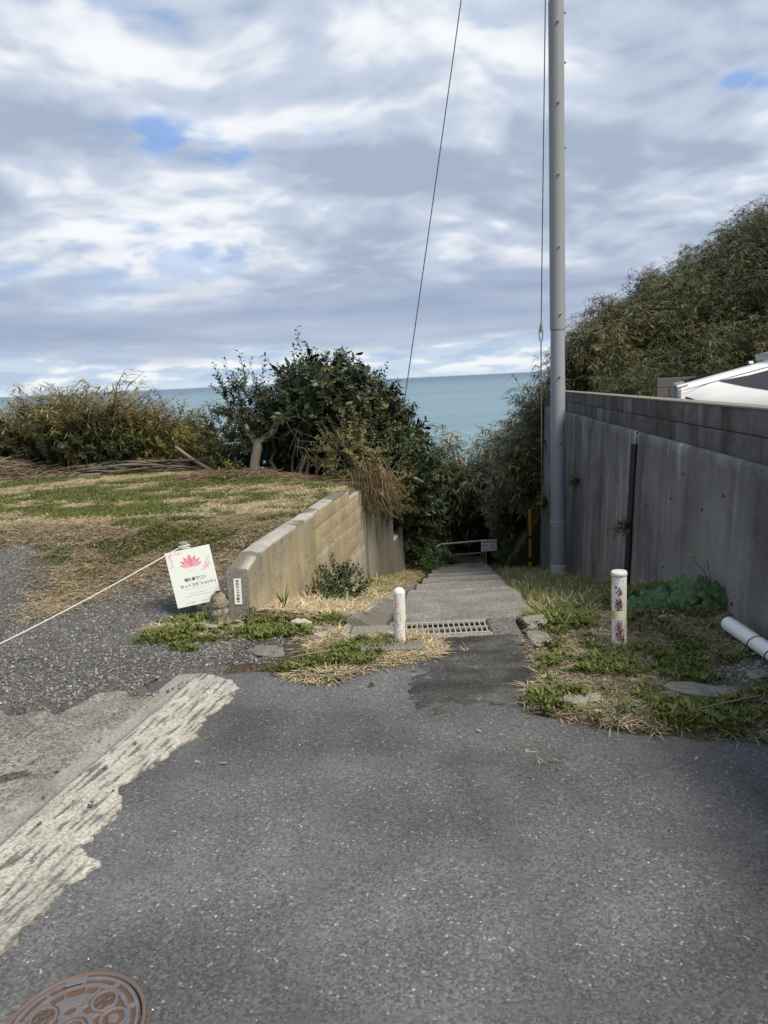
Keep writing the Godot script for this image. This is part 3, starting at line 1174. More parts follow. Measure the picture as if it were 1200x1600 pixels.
# ------------------------------------------------------------------ pole and wires
func build_pole() -> void:
	var f0 := 0.835
	var at := w3(3.29 * f0, 1.6 * (1.0 - f0), 13.65 * f0)
	var root := thing("utility_pole", "tall grey steel pole in stacked sections standing before the dark wall", "pole", at)
	root.scale = Vector3.ONE * f0
	var grey := Color(0.245, 0.265, 0.285)
	var low := Color(0.26, 0.29, 0.325)
	var parts := [["base_sleeve", -2.75, -2.02, 0.154, 0.154, Color(0.46, 0.46, 0.44)], ["lower_section", -2.05, -1.17, 0.147, 0.146, low], ["middle_section", -1.19, 2.36, 0.137, 0.127, low], ["upper_section", 2.33, 7.72, 0.138, 0.130, grey], ["top_section", 7.70, 11.6, 0.121, 0.112, grey], ["crown_section", 11.57, 17.0, 0.106, 0.09, grey]]
	for e in parts:
		var b := MB.new()
		var prof := [Vector2(e[3] - 0.004, e[1]), Vector2(e[3], e[1] + 0.01)]
		for k in 9:
			prof.append(Vector2(lerpf(e[3], e[4], k / 8.0), lerpf(e[1] + 0.02, e[2] - 0.02, k / 8.0)))
		prof.append(Vector2(e[4] - 0.004, e[2] - 0.004))
		prof.append(Vector2(e[4] - 0.03, e[2]))
		b.lathe(prof, 40, [e[5]])
		obj(e[0], b.mesh(), mats["pole_paint"], root)
	var cap := MB.new()
	cap.lathe([Vector2(0.1, 16.98), Vector2(0.1, 17.02), Vector2(0.0, 17.04)], 24, [grey])
	obj("cap", cap.mesh(), mats["pole_paint"], root)
	for y in [-0.42, 0.30, 1.50, 2.60, 3.75, 4.95, 6.1, 7.35, 8.2]:
		var b := MB.new()
		var a := 0.12 if fmod(y * 10.0, 2.0) < 1.0 else 0.0
		var r := 0.14 if y > 2.3 else 0.135
		b.tube([Vector3(sin(a) * (r - 0.01), y, cos(a) * (r - 0.01)), Vector3(sin(a) * (r + 0.006), y, cos(a) * (r + 0.006))], [0.026], 12, [Color(0.42, 0.44, 0.45)])
		b.tube([Vector3(sin(a) * r, y, cos(a) * r), Vector3(sin(a) * (r + 0.03), y - 0.008, cos(a) * (r + 0.03))], [0.012], 8, [Color(0.05, 0.05, 0.055)])
		obj("step_bolt", b.mesh(), mats["galvanised"], root)
	for e in [[6.75, 1.45], [7.52, 1.5], [5.4, 1.5], [8.6, 1.45]]:
		var b := MB.new()
		var a: float = e[1]
		b.tube([Vector3(sin(a) * 0.12, e[0], cos(a) * 0.12), Vector3(sin(a) * 0.16, e[0], cos(a) * 0.16)], [0.016], 8, [Color(0.16, 0.17, 0.18)])
		obj("step_bolt", b.mesh(), mats["galvanised"], root)
	var b2 := MB.new()
	b2.box(Vector3(-0.15, 7.87, 0.0), Vector3(0.07, 0.06, 0.05), Color(0.05, 0.05, 0.055), Basis(), 0.008)
	obj("wire_clamp", b2.mesh(), mats["rubber"], root)
	var dark := Color(0.06, 0.062, 0.068)
	var pts := []
	# long stay wire down into the camellia
	var top := at + Vector3(0, 16.8, 0) * f0
	var foot := w3(0.30, 0.7, 11.7)
	for k in 25:
		var f := k / 24.0
		pts.append(foot.lerp(top, f) + Vector3(0, -0.18 * sin(f * PI), 0))
	var wire := MB.new()
	wire.tube(pts, [0.0085], 6, [dark])
	var o := obj("stay_wire", wire.mesh(), mats["rubber"])
	tag(o, "long thin stay wire slanting from the sky down into the leafy bush", "wire")
	# second wire, close along the pole, with a loop fitting near its foot
	var stay := thing("stay_wire", "thin wire with a loop fitting hanging close left of the grey pole", "wire")
	wire = MB.new()
	var q := [at + f0 * Vector3(-0.13, 10.6, 0), at + f0 * Vector3(-0.175, 7.87, 0), at + f0 * Vector3(-0.30, 2.45, 0.02)]
	wire.tube(q, [0.0075], 6, [dark])
	obj("cable", wire.mesh(), mats["rubber"], stay)
	wire = MB.new()
	var loop := []
	for k in 13:
		var a := TAU * k / 12.0
		loop.append(at + f0 * Vector3(-0.305 + 0.032 * sin(a), 2.28 - 0.14 * cos(a), 0.02))
	wire.tube(loop, [0.011], 6, [Color(0.30, 0.31, 0.33)], false)
	wire.tube([at + f0 * Vector3(-0.30, 2.45, 0.02), at + f0 * Vector3(-0.303, 2.30, 0.02)], [0.02], 8, [Color(0.2, 0.2, 0.21)])
	obj("loop_fitting", wire.mesh(), mats["galvanised"], stay)
	wire = MB.new()
	wire.tube([at + f0 * Vector3(-0.305, 2.14, 0.02), at + f0 * Vector3(-0.33, -1.6, 0.05)], [0.009], 6, [Color(0.13, 0.13, 0.14)])
	obj("anchor_rod", wire.mesh(), mats["galvanised"], stay)
	# yellow marker post against the end of the wall
	var ym := thing("marker_post", "slim yellow marker post with black bands beside the grey pole", "post", w3(2.74, road(13.6) - 0.12, 13.6))
	var yel := Color(0.33, 0.19, 0.02)
	for e in [["lower_tube", -0.2, 0.36, 0.042, yel], ["black_band", 0.362, 0.44, 0.043, Color(0.02, 0.02, 0.02)], ["middle_tube", 0.442, 0.80, 0.028, yel], ["upper_band", 0.802, 0.86, 0.029, Color(0.02, 0.02, 0.02)], ["upper_tube", 0.862, 1.36, 0.028, yel]]:
		b2 = MB.new()
		b2.lathe([Vector2(0, e[1]), Vector2(e[3], e[1] + 0.001), Vector2(e[3], e[2] - 0.004), Vector2(e[3] - 0.004, e[2]), Vector2(0, e[2])], 16, [e[4]])
		obj(e[0], b2.mesh(), mats["plastic"], ym)


# ------------------------------------------------------------------ plants
const GREENS := [Color(0.040, 0.064, 0.022), Color(0.052, 0.080, 0.028), Color(0.068, 0.092, 0.032), Color(0.034, 0.055, 0.026), Color(0.088, 0.104, 0.038)]
const TANS := [Color(0.21, 0.165, 0.10), Color(0.26, 0.21, 0.135), Color(0.15, 0.115, 0.065), Color(0.18, 0.15, 0.08)]


func bamboo_mesh(height: float, leaves: int, dry: float, leaf_len: float, low := 0.25) -> ArrayMesh:  # a leafy dwarf-bamboo culm
	var b := MB.new()
	var pts := []
	var lean := Vector3(rr(-0.22, 0.22), 0, rr(-0.22, 0.22)) * height
	for k in 5:
		var f := k / 4.0
		pts.append(Vector3(0, height * f, 0) + lean * f * f)
	b.tube(pts, [0.007, 0.006, 0.005, 0.003, 0.002], 4, [Color(0.16, 0.13, 0.06), Color(0.14, 0.13, 0.06), Color(0.10, 0.11, 0.045)], false)
	var clumps := int(leaves / 6.0)
	for q in clumps:
		var f := lerpf(low, 1.0, pow((q + rng.randf()) / clumps, 0.8))
		var p := Vector3(0, height * f, 0) + lean * f * f
		var a := rr(0, TAU)
		var out := Vector3(sin(a), 0, cos(a))
		var reach := rr(0.04, 0.26) * (1.15 - 0.6 * f)
		var tip := p + out * reach + Vector3(0, reach * rr(0.2, 0.9), 0)
		b.tube([p, tip], [0.003, 0.002], 3, [Color(0.13, 0.12, 0.05)], false)
		for k in 6:
			var aa := a + rr(-1.5, 1.5)
			var dir := Vector3(sin(aa), rr(-0.25, 0.75), cos(aa))
			var side := Vector3(cos(aa), rr(-0.5, 0.5), -sin(aa)).normalized()
			var is_dry := rng.randf() < dry * (0.5 + 0.9 * f)
			var c: Color = TANS[rng.randi() % 4] if is_dry else GREENS[rng.randi() % 5]
			c = c * rr(0.8, 1.25)
			var tipc := c.lerp(TANS[rng.randi() % 4], 0.45 if rng.randf() < 0.4 else 0.0)
			b.blade(tip + dir * 0.01, dir, side, leaf_len * rr(0.7, 1.2), leaf_len * rr(0.085, 0.12), rr(0.3, 1.1), c, tipc)
	return b.mesh()


func oval_leaf(b: MB, p: Vector3, dir: Vector3, side: Vector3, length: float, width: float, col: Color) -> void:  # a broad leaf folded along its midrib
	var up := side.cross(dir).normalized()
	var s := side * width * 0.5
	var m1 := p + dir * length * 0.35 - up * width * 0.10
	var m2 := p + dir * length * 0.72 - up * width * 0.10
	var tip := p + dir * length - up * length * 0.08
	var l1 := p + dir * length * 0.38 - s + up * width * 0.07
	var r1 := p + dir * length * 0.38 + s + up * width * 0.07
	var l2 := p + dir * length * 0.74 - s * 0.72 + up * width * 0.05
	var r2 := p + dir * length * 0.74 + s * 0.72 + up * width * 0.05
	b.tri(p, m1, l1, col)
	b.tri(p, r1, m1, col)
	b.quad(l1, m1, m2, l2, col)
	b.quad(m1, r1, r2, m2, col)
	b.tri(l2, m2, tip, col)
	b.tri(m2, r2, tip, col)


func twig_mesh(length: float, leaves: int, leaf: float, tone: Array, dry := 0.06) -> ArrayMesh:  # a twig along +y with broad leaves
	var b := MB.new()
	var bend := Vector3(rr(-0.3, 0.3), 0, rr(-0.3, 0.3)) * length
	b.tube([Vector3.ZERO, Vector3(0, length * 0.55, 0) + bend * 0.3, Vector3(0, length, 0) + bend], [0.005, 0.003, 0.0015], 4, [Color(0.10, 0.075, 0.05)], false)
	for k in leaves:
		var f := 0.12 + 0.88 * (k + 0.5) / leaves
		var p := Vector3(0, length * f, 0) + bend * f * f
		var a := k * 2.4 + rr(-0.4, 0.4)
		var dir := Vector3(sin(a), rr(0.05, 0.8), cos(a)).normalized()
		var side := Vector3(cos(a), rr(-0.3, 0.3), -sin(a)).normalized()
		var c: Color = tone[rng.randi() % tone.size()] * rr(0.8, 1.25)
		if rng.randf() < dry:
			c = Color(0.22, 0.17, 0.05)
		oval_leaf(b, p, dir, side, leaf * rr(0.75, 1.2), leaf * rr(0.42, 0.55), c)
	return b.mesh()


func spin(out: Vector3, roll: float, s: float) -> Basis:  # +y along out
	var o := out.normalized()
	var x := o.cross(Vector3(0.23, 0.11, 0.96)).normalized()
	return Basis(x, o, x.cross(o)).rotated(o, roll).scaled(Vector3.ONE * s)


func tint(lo := 0.75, hi := 1.2, warm := 0.1) -> Color:
	var k := rr(lo, hi)
	return Color(k * (1.0 + rr(-warm, warm)), k, k * (1.0 + rr(-warm, warm)))


func blob_points(blobs: Array, per_m2: float, shell_lo: float, keep_inside := false) -> Array:  # [position, outward] on and just under the surface of a union of ellipsoids
	var out := []
	for e in blobs:
		var c: Vector3 = e[0]
		var r: Vector3 = e[1]
		var area := 4.0 * PI * pow((pow(r.x * r.y, 1.6) + pow(r.x * r.z, 1.6) + pow(r.y * r.z, 1.6)) / 3.0, 1.0 / 1.6)
		for k in int(area * per_m2):
			var d := Vector3(rng.randfn(), rng.randfn(), rng.randfn()).normalized()
			var bump := 1.0 + 0.22 * n2.get_noise_3d(d.x * 90.0 + c.x * 50, d.y * 90.0 + c.y * 70, d.z * 90.0) + 0.12 * n1.get_noise_3d(d.x * 260.0 + c.x * 50, d.y * 260.0, d.z * 260.0)
			var p := c + d * r * bump * rr(shell_lo, 1.04)
			var hidden := false
			for o in blobs:
				if o != e and ((p - o[0]) / o[1]).length() < 0.72:
					hidden = true
					break
			if not hidden or keep_inside:
				out.append([p, (d / r).normalized()])
	return out


func foliage(called: String, parent: Node, meshes: Array, material: Material, spots: Array, smin: float, smax: float, up := 0.35, warm := 0.12, lo := 0.75, hi := 1.2) -> void:
	for v in meshes.size():
		var where := []
		var tints := []
		for k in range(v, spots.size(), meshes.size()):
			var dir: Vector3 = (spots[k][1] + Vector3(rr(-0.6, 0.6), rr(-0.4, 0.6) + up, rr(-0.6, 0.6))).normalized()
			where.append(Transform3D(spin(dir, rr(0, TAU), rr(smin, smax)), spots[k][0]))
			tints.append(tint(lo, hi, warm))
		if where.size():
			var o := multi(called, meshes[v], material, where, tints, parent)
			if v:
				o.name = "%s_%03d" % [called, v]


func plant_field(called: String, parent: Node, meshes: Array, material: Material, count: int, pick: Callable, smin: float, smax: float, lean := Vector3.ZERO, uneven := 0.4, shade := 1.0) -> void:
	var where := []
	var tints := []
	for v in meshes.size():
		where.append([])
		tints.append([])
	for k in count:
		var p: Variant = pick.call()
		if p == null:
			continue
		var v: int = rng.randi() % meshes.size()
		var up: Vector3 = (Vector3(rr(-0.16, 0.16), 1, rr(-0.16, 0.16)) + lean * rr(0.4, 1.3)).normalized()
		var tall := 1.0 + uneven * n2.get_noise_2d(p.x * 95.0 + 200.0, p.z * 95.0)
		where[v].append(Transform3D(spin(up, rr(0, TAU), rr(smin, smax) * tall), p))
		var patch := 1.0 + 1.1 * n2.get_noise_2d(p.x * 80.0, p.z * 80.0 + p.y * 50.0)
		var c := tint(0.7, 1.25, 0.14) * patch * shade
		tints[v].append(Color(c.r, c.g, c.b))
	for v in meshes.size():
		if where[v].size():
			var o := multi(called, meshes[v], material, where[v], tints[v], parent)
			if v and parent:
				o.name = "%s_%03d" % [called, v]


func build_hill_bamboo() -> void:
	var green := []
	for k in 5:
		green.append(bamboo_mesh(1.5, 102, 0.15, 0.165))
	var dry := []
	for k in 3:
		dry.append(bamboo_mesh(1.5, 90, 0.6, 0.15))
	var hill_root := thing("bamboo_thicket", "dense dark green and tan dwarf bamboo covering the hillside on the right", "bamboo")
	var on_hill := func():
		var x := rr(3.6, 17.0)
		var d := rr(12.9, 24.0)
		if x < 4.6 and d < 15.3:
			return null
		if d < 13.1 and x < 11.0:
			return null
		if n2.get_noise_2d(x * 150.0, d * 150.0) < -0.22:
			return null
		return w3(x, ground(x, d) - 0.05, d)
	plant_field("culms", hill_root, green, mats["leaf"], 7500, on_hill, 0.6, 1.05, Vector3(-0.15, 0, 0.25), 0.55, 0.66)
	plant_field("dry_culms", hill_root, dry, mats["leaf"], 1200, on_hill, 0.6, 1.1, Vector3(-0.15, 0, 0.1), 0.55, 0.8)
	var foot := func():
		var x := rr(4.0, 12.0)
		return w3(x, ground(x, 13.0) - 0.15, rr(12.95, 13.5))
	plant_field("front_culms", hill_root, green, mats["leaf"], 420, foot, 0.5, 0.95, Vector3(0, 0, 0.1), 0.4, 0.7)
	# bamboo leaning over the right of the path, behind the end of the wall
	var lane := thing("bamboo_thicket", "grey green bamboo leaning over the right side of the stepped path", "bamboo")
	var right := func():
		var d := rr(14.2, 22.5)
		var x := pr(d) + (0.95 if d < 17.2 else 0.55) + pow(rng.randf(), 1.3) * 3.0
		if d < 15.6 and x > wr(d) - 0.45:
			x = rr(wr(d) + 0.3, wr(d) + 1.3)
			if d < 15.3:
				return null
		return w3(x, ground(x, d) - 0.1, d)
	plant_field("culms", lane, green, mats["leaf"], 2100, right, 0.8, 1.35, Vector3(-0.22, 0, 0.1), 0.4, 0.85)
	plant_field("dry_culms", lane, dry, mats["leaf"], 900, right, 0.8, 1.4, Vector3(-0.2, 0, 0.1), 0.4, 0.9)
	# bamboo closing off the far end of the path
	var end := thing("bamboo_thicket", "shadowed bamboo stand behind the handrail at the path's end", "bamboo")
	var far := func():
		var x := rr(-1.6, 4.4)
		var d := rr(20.8, 25.0)
		return w3(x, ground(x, d) - 0.1, d)
	plant_field("culms", end, green, mats["leaf"], 1700, far, 1.3, 2.2, Vector3(-0.05, 0, 0.15))
	var stems := MB.new()
	for k in 60:
		var x := rr(-0.6, 2.6)
		var d := rr(20.4, 21.4)
		var y := ground(x, d) - 0.2
		var l := Vector3(rr(-0.35, 0.35), 0, rr(-0.2, 0.2))
		stems.tube([w3(x, y, d), w3(x, y + 1.2, d) + l * 0.4, w3(x, y + 2.4, d) + l], [0.018, 0.015, 0.01], 5, [tint(0.10, 0.2, 0.1)], false)
	obj("stems", stems.mesh(), mats["bark"], end).set_meta("kind", "stuff")
	mats["g_meshes"] = green
	mats["d_meshes"] = dry


func branch(b: MB, from: Vector3, to: Vector3, r0: float, r1: float, wob: float, c0: Color, sides := 7) -> void:
	var pts := []
	var rad := []
	for k in 8:
		var f := k / 7.0
		var off := Vector3(rr(-wob, wob), rr(-wob, wob) * 0.4, rr(-wob, wob)) * sin(f * PI)
		pts.append(from.lerp(to, f) + off)
		rad.append(lerpf(r0, r1, f))
	var cols := []
	for k in 8:
		cols.append(c0 * rr(0.75, 1.2))
	b.tube(pts, rad, sides, cols)


func build_left_bush() -> void:
	var dark := [Color(0.026, 0.042, 0.018), Color(0.032, 0.050, 0.021), Color(0.048, 0.060, 0.024), Color(0.026, 0.038, 0.022)]
	var olive := [Color(0.085, 0.10, 0.03), Color(0.065, 0.085, 0.03), Color(0.12, 0.115, 0.04)]
	var twigs := []
	for k in 5:
		twigs.append(twig_mesh(rr(0.2, 0.32), 16 + 2 * k, 0.048 + 0.007 * k, dark, 0.012))
	var bush := thing("camellia_bush", "large dark glossy evergreen bush rising over the end of the beige wall", "bush")
	var blobs := []
	for e in [[-0.88, 1.33, 11.6, 0.58, 0.58], [-1.35, 1.12, 11.7, 0.46, 0.46], [-0.36, 1.02, 11.4, 0.55, 0.58], [0.0, 0.60, 11.7, 0.54, 0.56], [0.20, -0.02, 12.2, 0.52, 0.66], [-0.15, 0.30, 11.0, 0.50, 0.52], [0.36, -0.72, 12.9, 0.50, 0.70], [0.10, -1.15, 13.4, 0.48, 0.70], [-0.7, 0.85, 12.4, 1.0, 0.7], [-1.5, 0.50, 12.9, 0.9, 0.6], [-1.1, 0.25, 13.2, 1.0, 0.4], [-0.6, 0.45, 12.8, 0.85, 0.55], [-0.45, -0.4, 12.6, 0.75, 0.7], [0.50, -0.85, 14.6, 0.55, 0.65], [0.60, -1.05, 16.2, 0.55, 0.7], [0.0, -0.8, 15.6, 0.9, 0.85], [0.65, -1.40, 18.0, 0.5, 0.75]]:
		blobs.append([w3(e[0], e[1], e[2]), Vector3(e[3], e[4], maxf(e[3], 0.6))])
	var shell := blob_points(blobs, 54.0, 0.82).filter(func(p): return not (p[0].x > -1.65 and p[0].x < -0.45 + 0.3 * sin(p[0].y * 9.0) and p[0].y < 1.12 + 0.16 * sin(p[0].x * 7.0) and p[0].z > -11.55))
	foliage("foliage", bush, twigs, mats["glossy_leaf"], shell, 0.7, 1.2, 0.3, 0.14, 0.6, 1.3)
	var inner := []
	for e in blobs:
		inner.append([e[0], e[1] * 0.72])
	foliage("inner_foliage", bush, [twig_mesh(0.34, 16, 0.11, dark, 0.0)], mats["glossy_leaf"], blob_points(inner, 26.0, 0.6), 1.0, 1.6, 0.2)
	# leggy shoots that break the outline
	var shoots := []
	for k in 3:
		shoots.append(twig_mesh(0.62, 20, 0.075, dark, 0.04))
	var tips := []
	for p in blob_points(blobs.slice(0, 6), 2.6, 0.95):
		if p[1].y > 0.2:
			tips.append(p)
	foliage("shoot", bush, shoots, mats["glossy_leaf"], tips, 0.6, 1.1, 0.7)
	for e in [[-1.45, 11.3, -1.2, 1.3, 11.5], [-1.30, 11.2, -0.9, 1.5, 11.4], [-1.15, 11.25, -1.25, 1.1, 11.3], [-1.05, 11.4, -0.6, 1.3, 11.6], [-0.85, 11.3, -0.7, 1.1, 11.3], [-0.7, 11.5, -0.3, 1.0, 11.5], [-1.62, 11.4, -1.8, 1.2, 11.6], [-0.95, 11.15, -0.4, 0.9, 11.1]]:
		var b := MB.new()
		branch(b, w3(e[0], 0.1, e[1]), w3(e[2], e[3], e[4]), rr(0.022, 0.04), 0.014, 0.08, Color(0.16, 0.12, 0.085))
		obj("stem", b.mesh(), mats["bark"], bush)
	# bare tangled twigs in front of the hollow
	var tw := MB.new()
	for k in 90:
		var a := w3(rr(-1.5, 0.1), rr(0.5, 1.25), rr(10.9, 11.3))
		tw.tube([a, a + Vector3(rr(-0.2, 0.25), rr(-0.12, 0.12), rr(0, 0.1)), a + Vector3(rr(-0.3, 0.5), rr(-0.35, 0.1), rr(0, 0.15))], [0.006, 0.005, 0.003], 4, [tint(0.13, 0.24, 0.12) * Color(1, 0.8, 0.65)], false)
	obj("bare_twigs", tw.mesh(), mats["bark"], bush).set_meta("kind", "stuff")
	# yellowing leaves and one pink flower
	var yel := []
	for e in [[0.02, 1.22, 10.85], [0.25, 0.85, 11.1], [-0.75, 1.75, 11.05]]:
		yel.append([w3(e[0], e[1], e[2]), Vector3(0.2, 0.5, 0.9)])
		yel.append([w3(e[0] + 0.07, e[1] - 0.05, e[2]), Vector3(-0.2, 0.6, 0.9)])
	foliage("yellow_leaves", bush, [twig_mesh(0.12, 8, 0.055, [Color(0.22, 0.17, 0.05), Color(0.17, 0.15, 0.05)])], mats["leaf"], yel, 0.7, 1.1)
	var fl := MB.new()
	for k in 6:
		var a := TAU * k / 6.0
		oval_leaf(fl, Vector3.ZERO, Vector3(cos(a), sin(a), 0.5).normalized(), Vector3(-sin(a), cos(a), 0), 0.04, 0.035, Color(0.45, 0.03, 0.09))
	var fo := obj("flower", fl.mesh(), mats["leaf"], bush)
	fo.position = w3(0.26, 0.28, 10.95)

	# smaller tree with a pale lopped trunk in front of it
	var tree := thing("lopped_tree", "small leafy tree with a pale cut-back trunk left of the dark bush", "tree")
	var tb := MB.new()
	var pale := Color(0.44, 0.395, 0.32)
	tb.tube([w3(-1.98, 0.15, 11.35), w3(-1.96, 0.42, 11.35), w3(-1.90, 0.66, 11.34), w3(-1.88, 0.80, 11.34)], [0.085, 0.072, 0.075, 0.055], 10, [pale * 0.8, pale, pale * 1.1, pale])
	obj("trunk", tb.mesh(), mats["bark"], tree)
	for e in [[-1.89, 0.74, -1.60, 0.92, 0.055, 0.05], [-1.62, 0.90, -1.55, 1.18, 0.05, 0.045], [-1.92, 0.72, -2.06, 1.02, 0.045, 0.035], [-2.05, 1.0, -2.12, 1.35, 0.033, 0.02], [-1.56, 1.16, -1.72, 1.5, 0.03, 0.015]]:
		tb = MB.new()
		branch(tb, w3(e[0], e[1], 11.34), w3(e[2], e[3], 11.34), e[4], e[5], 0.02, pale if e[4] > 0.04 else Color(0.2, 0.16, 0.11), 9)
		obj("limb", tb.mesh(), mats["bark"], tree)
	var tblobs := [[w3(-2.15, 1.32, 11.6), Vector3(0.34, 0.32, 0.34)], [w3(-1.85, 1.08, 11.75), Vector3(0.34, 0.34, 0.4)], [w3(-2.1, 0.80, 11.8), Vector3(0.40, 0.34, 0.4)], [w3(-2.40, 0.80, 12.0), Vector3(0.34, 0.42, 0.4)], [w3(-1.62, 1.02, 11.2), Vector3(0.16, 0.14, 0.14)], [w3(-2.02, 0.98, 11.2), Vector3(0.14, 0.16, 0.12)]]
	foliage("foliage", tree, twigs, mats["glossy_leaf"], blob_points(tblobs, 38.0, 0.5), 0.7, 1.1, 0.5)
	var ttips := []
	for p in blob_points(tblobs.slice(0, 2), 7.0, 0.95):
		if p[1].y > 0.1:
			ttips.append(p)
	foliage("shoot", tree, shoots, mats["glossy_leaf"], ttips, 0.55, 0.95, 1.0)

	# pale dry shrub and trailing straw hanging over the corner of the wall
	var hang := thing("trailing_shrub", "straggly dry grey green shrub spilling over the wall's far corner", "shrub")
	var hb := [[w3(-0.42, 0.62, 10.0), Vector3(0.36, 0.34, 0.3)], [w3(-0.12, 0.28, 9.9), Vector3(0.34, 0.28, 0.3)], [w3(-0.02, -0.02, 10.0), Vector3(0.22, 0.32, 0.25)]]
	var hazy := [Color(0.13, 0.14, 0.055), Color(0.10, 0.11, 0.05), Color(0.17, 0.15, 0.075)]
	foliage("foliage", hang, [twig_mesh(0.28, 20, 0.042, hazy, 0.25), twig_mesh(0.34, 22, 0.038, hazy, 0.25)], mats["leaf"], blob_points(hb, 60.0, 0.4), 0.7, 1.3, 0.2)
	var st := MB.new()
	for k in 150:
		var a := w3(rr(-0.42, 0.0), rr(0.12, 0.55), rr(9.45, 9.9))
		var o := Vector3(rr(-0.1, 0.35), 0, rr(0.0, 0.35))
		var c := tint(0.5, 1.5) * Color(0.23, 0.17, 0.10)
		st.tube([a, a + o * 0.5 + Vector3(0, rr(0.0, 0.10), 0), a + o + Vector3(0, rr(-0.25, -0.05), 0), a + o * rr(0.9, 1.4) + Vector3(rr(-0.06, 0.06), rr(-0.5, -0.1), rr(-0.06, 0.06))], [0.004, 0.004, 0.003, 0.002], 3, [c], false)
	obj("straw", st.mesh(), mats["bark"], hang).set_meta("kind", "stuff")
	mats["twigs"] = twigs
	mats["olive"] = [twig_mesh(0.28, 16, 0.06, olive, 0.15), twig_mesh(0.26, 14, 0.055, olive, 0.2)]


func grass_culm(height: float, leaves: int, dry: float) -> ArrayMesh:  # arching dry bamboo grass
	var b := MB.new()
	for q in 3:
		var a := rr(0, TAU)
		var arch := Vector3(sin(a), 0, cos(a)) * rr(0.1, 0.55) * height
		var hh := height * rr(0.7, 1.05)
		var pts := []
		for k in 6:
			var f := k / 5.0
			pts.append(Vector3(rr(-0.02, 0.02), hh * (f - 0.22 * f * f * f), 0) + arch * f * f)
		b.tube(pts, [0.005, 0.005, 0.004, 0.004, 0.003, 0.002], 4, [Color(0.30, 0.22, 0.09) * rr(0.7, 1.1)], false)
		for k in leaves:
			var f := rr(0.25, 1.0)
			var p: Vector3 = pts[int(f * 4.99)].lerp(pts[mini(int(f * 4.99) + 1, 5)], fmod(f * 4.99, 1.0))
			var aa := rr(0, TAU)
			var dir := Vector3(sin(aa), rr(-0.2, 0.9), cos(aa))
			var c: Color = [Color(0.27, 0.205, 0.095), Color(0.22, 0.165, 0.08), Color(0.17, 0.135, 0.06), Color(0.30, 0.245, 0.14)][rng.randi() % 4] if rng.randf() < dry else [Color(0.10, 0.115, 0.035), Color(0.14, 0.14, 0.045), Color(0.07, 0.085, 0.03)][rng.randi() % 3]
			b.blade(p, dir, Vector3(cos(aa), rr(-0.4, 0.4), -sin(aa)).normalized(), rr(0.09, 0.19), rr(0.009, 0.015), rr(0.3, 1.2), c * rr(0.8, 1.2), c)
	return b.mesh()


func build_thickets() -> void:
	var dry := []
	for k in 4:
		dry.append(grass_culm(1.25, 34, 0.5))
	var mixed := []
	for k in 3:
		mixed.append(grass_culm(1.2, 34, 0.25))
	var clumps := [
		[-8.6, 13.8, 1.3, 0.62, "low dry grass thicket at the far left edge of the lawn", 0.5],
		[-6.9, 14.0, 0.95, 1.05, "tan arching bamboo grass thicket at the left of the hedge line", 0.5],
		[-5.35, 13.9, 0.85, 1.32, "tallest golden bamboo grass thicket behind the heap of dry brush", 0.75],
		[-4.35, 14.2, 0.8, 1.08, "golden green bamboo grass thicket right of the tallest clump", 0.6],
		[-3.2, 13.9, 0.75, 0.80, "low olive bamboo grass thicket beside the small lopped tree", 0.45]]
	for e in clumps:
		var t := thing("bamboo_grass_clump", e[4], "thicket", Vector3.ZERO, 0.0, "thickets along the far edge of the lawn")
		var pick := func():
			var x: float = e[0] + rng.randfn() * e[2] * 0.6
			var d: float = e[1] + rr(-0.9, 0.9) - 0.55 * (1.0 - absf(x - e[0]) / 1.5)
			return w3(x, minf(ground(x, d), 0.25) - 0.05, d)
		plant_field("dry_culms", t, dry, mats["leaf"], int(170 * e[2] * e[5] / 0.5), pick, e[3] * 0.6, e[3] * 1.15, Vector3(0, 0, 0.12), 0.3)
		plant_field("green_culms", t, mixed, mats["leaf"], int(230 * e[2]), pick, e[3] * 0.55, e[3] * 1.0, Vector3(0, 0, 0.15), 0.3)
	var shrubs := [
		[-6.0, 0.78, 12.9, 0.65, 0.6, "dark leafy shrub in the hollow of the dry thickets"],
		[-5.1, 0.62, 12.6, 0.8, 0.5, "low dark green shrub left of the leaning cane"],
		[-4.0, 0.70, 13.0, 0.8, 0.55, "rounded olive shrub behind the pile of sticks"],
		[-7.1, 0.32, 12.2, 0.42, 0.32, "small bright green weed clump at the left edge of the lawn"],
		[-9.3, 1.0, 15.0, 0.9, 0.7, "dark bush on the skyline at the far left"],
		[-2.9, 0.6, 12.9, 0.6, 0.6, "leafy shrub filling the gap left of the lopped tree"],
		[-2.25, 0.33, 10.75, 0.2, 0.16, "small round green shrub at the foot of the lopped tree"]]
	for k in shrubs.size():
		var e = shrubs[k]
		var t := thing("shrub", e[5], "shrub")
		var bl := [[w3(e[0], e[1], e[2]), Vector3(e[3], e[4], e[3] * 0.8)], [w3(e[0] + e[3] * 0.6, e[1] - 0.1, e[2] - 0.1), Vector3(e[3], e[4], e[3] * 0.8) * 0.6]]
		foliage("foliage", t, mats["twigs"] if k in [0, 1, 4] else mats["olive"], mats["leaf"], blob_points(bl, 45.0, 0.45), 0.6, 1.1, 0.4)
		var b := MB.new()
		for q in 4:
			branch(b, w3(e[0] + rr(-0.05, 0.05), e[1] - e[4] - 0.15, e[2]), w3(e[0] + rr(-0.2, 0.2), e[1], e[2] + rr(-0.1, 0.1)), 0.014, 0.008, 0.03, Color(0.13, 0.10, 0.07), 5)
		obj("stem", b.mesh(), mats["bark"], t)


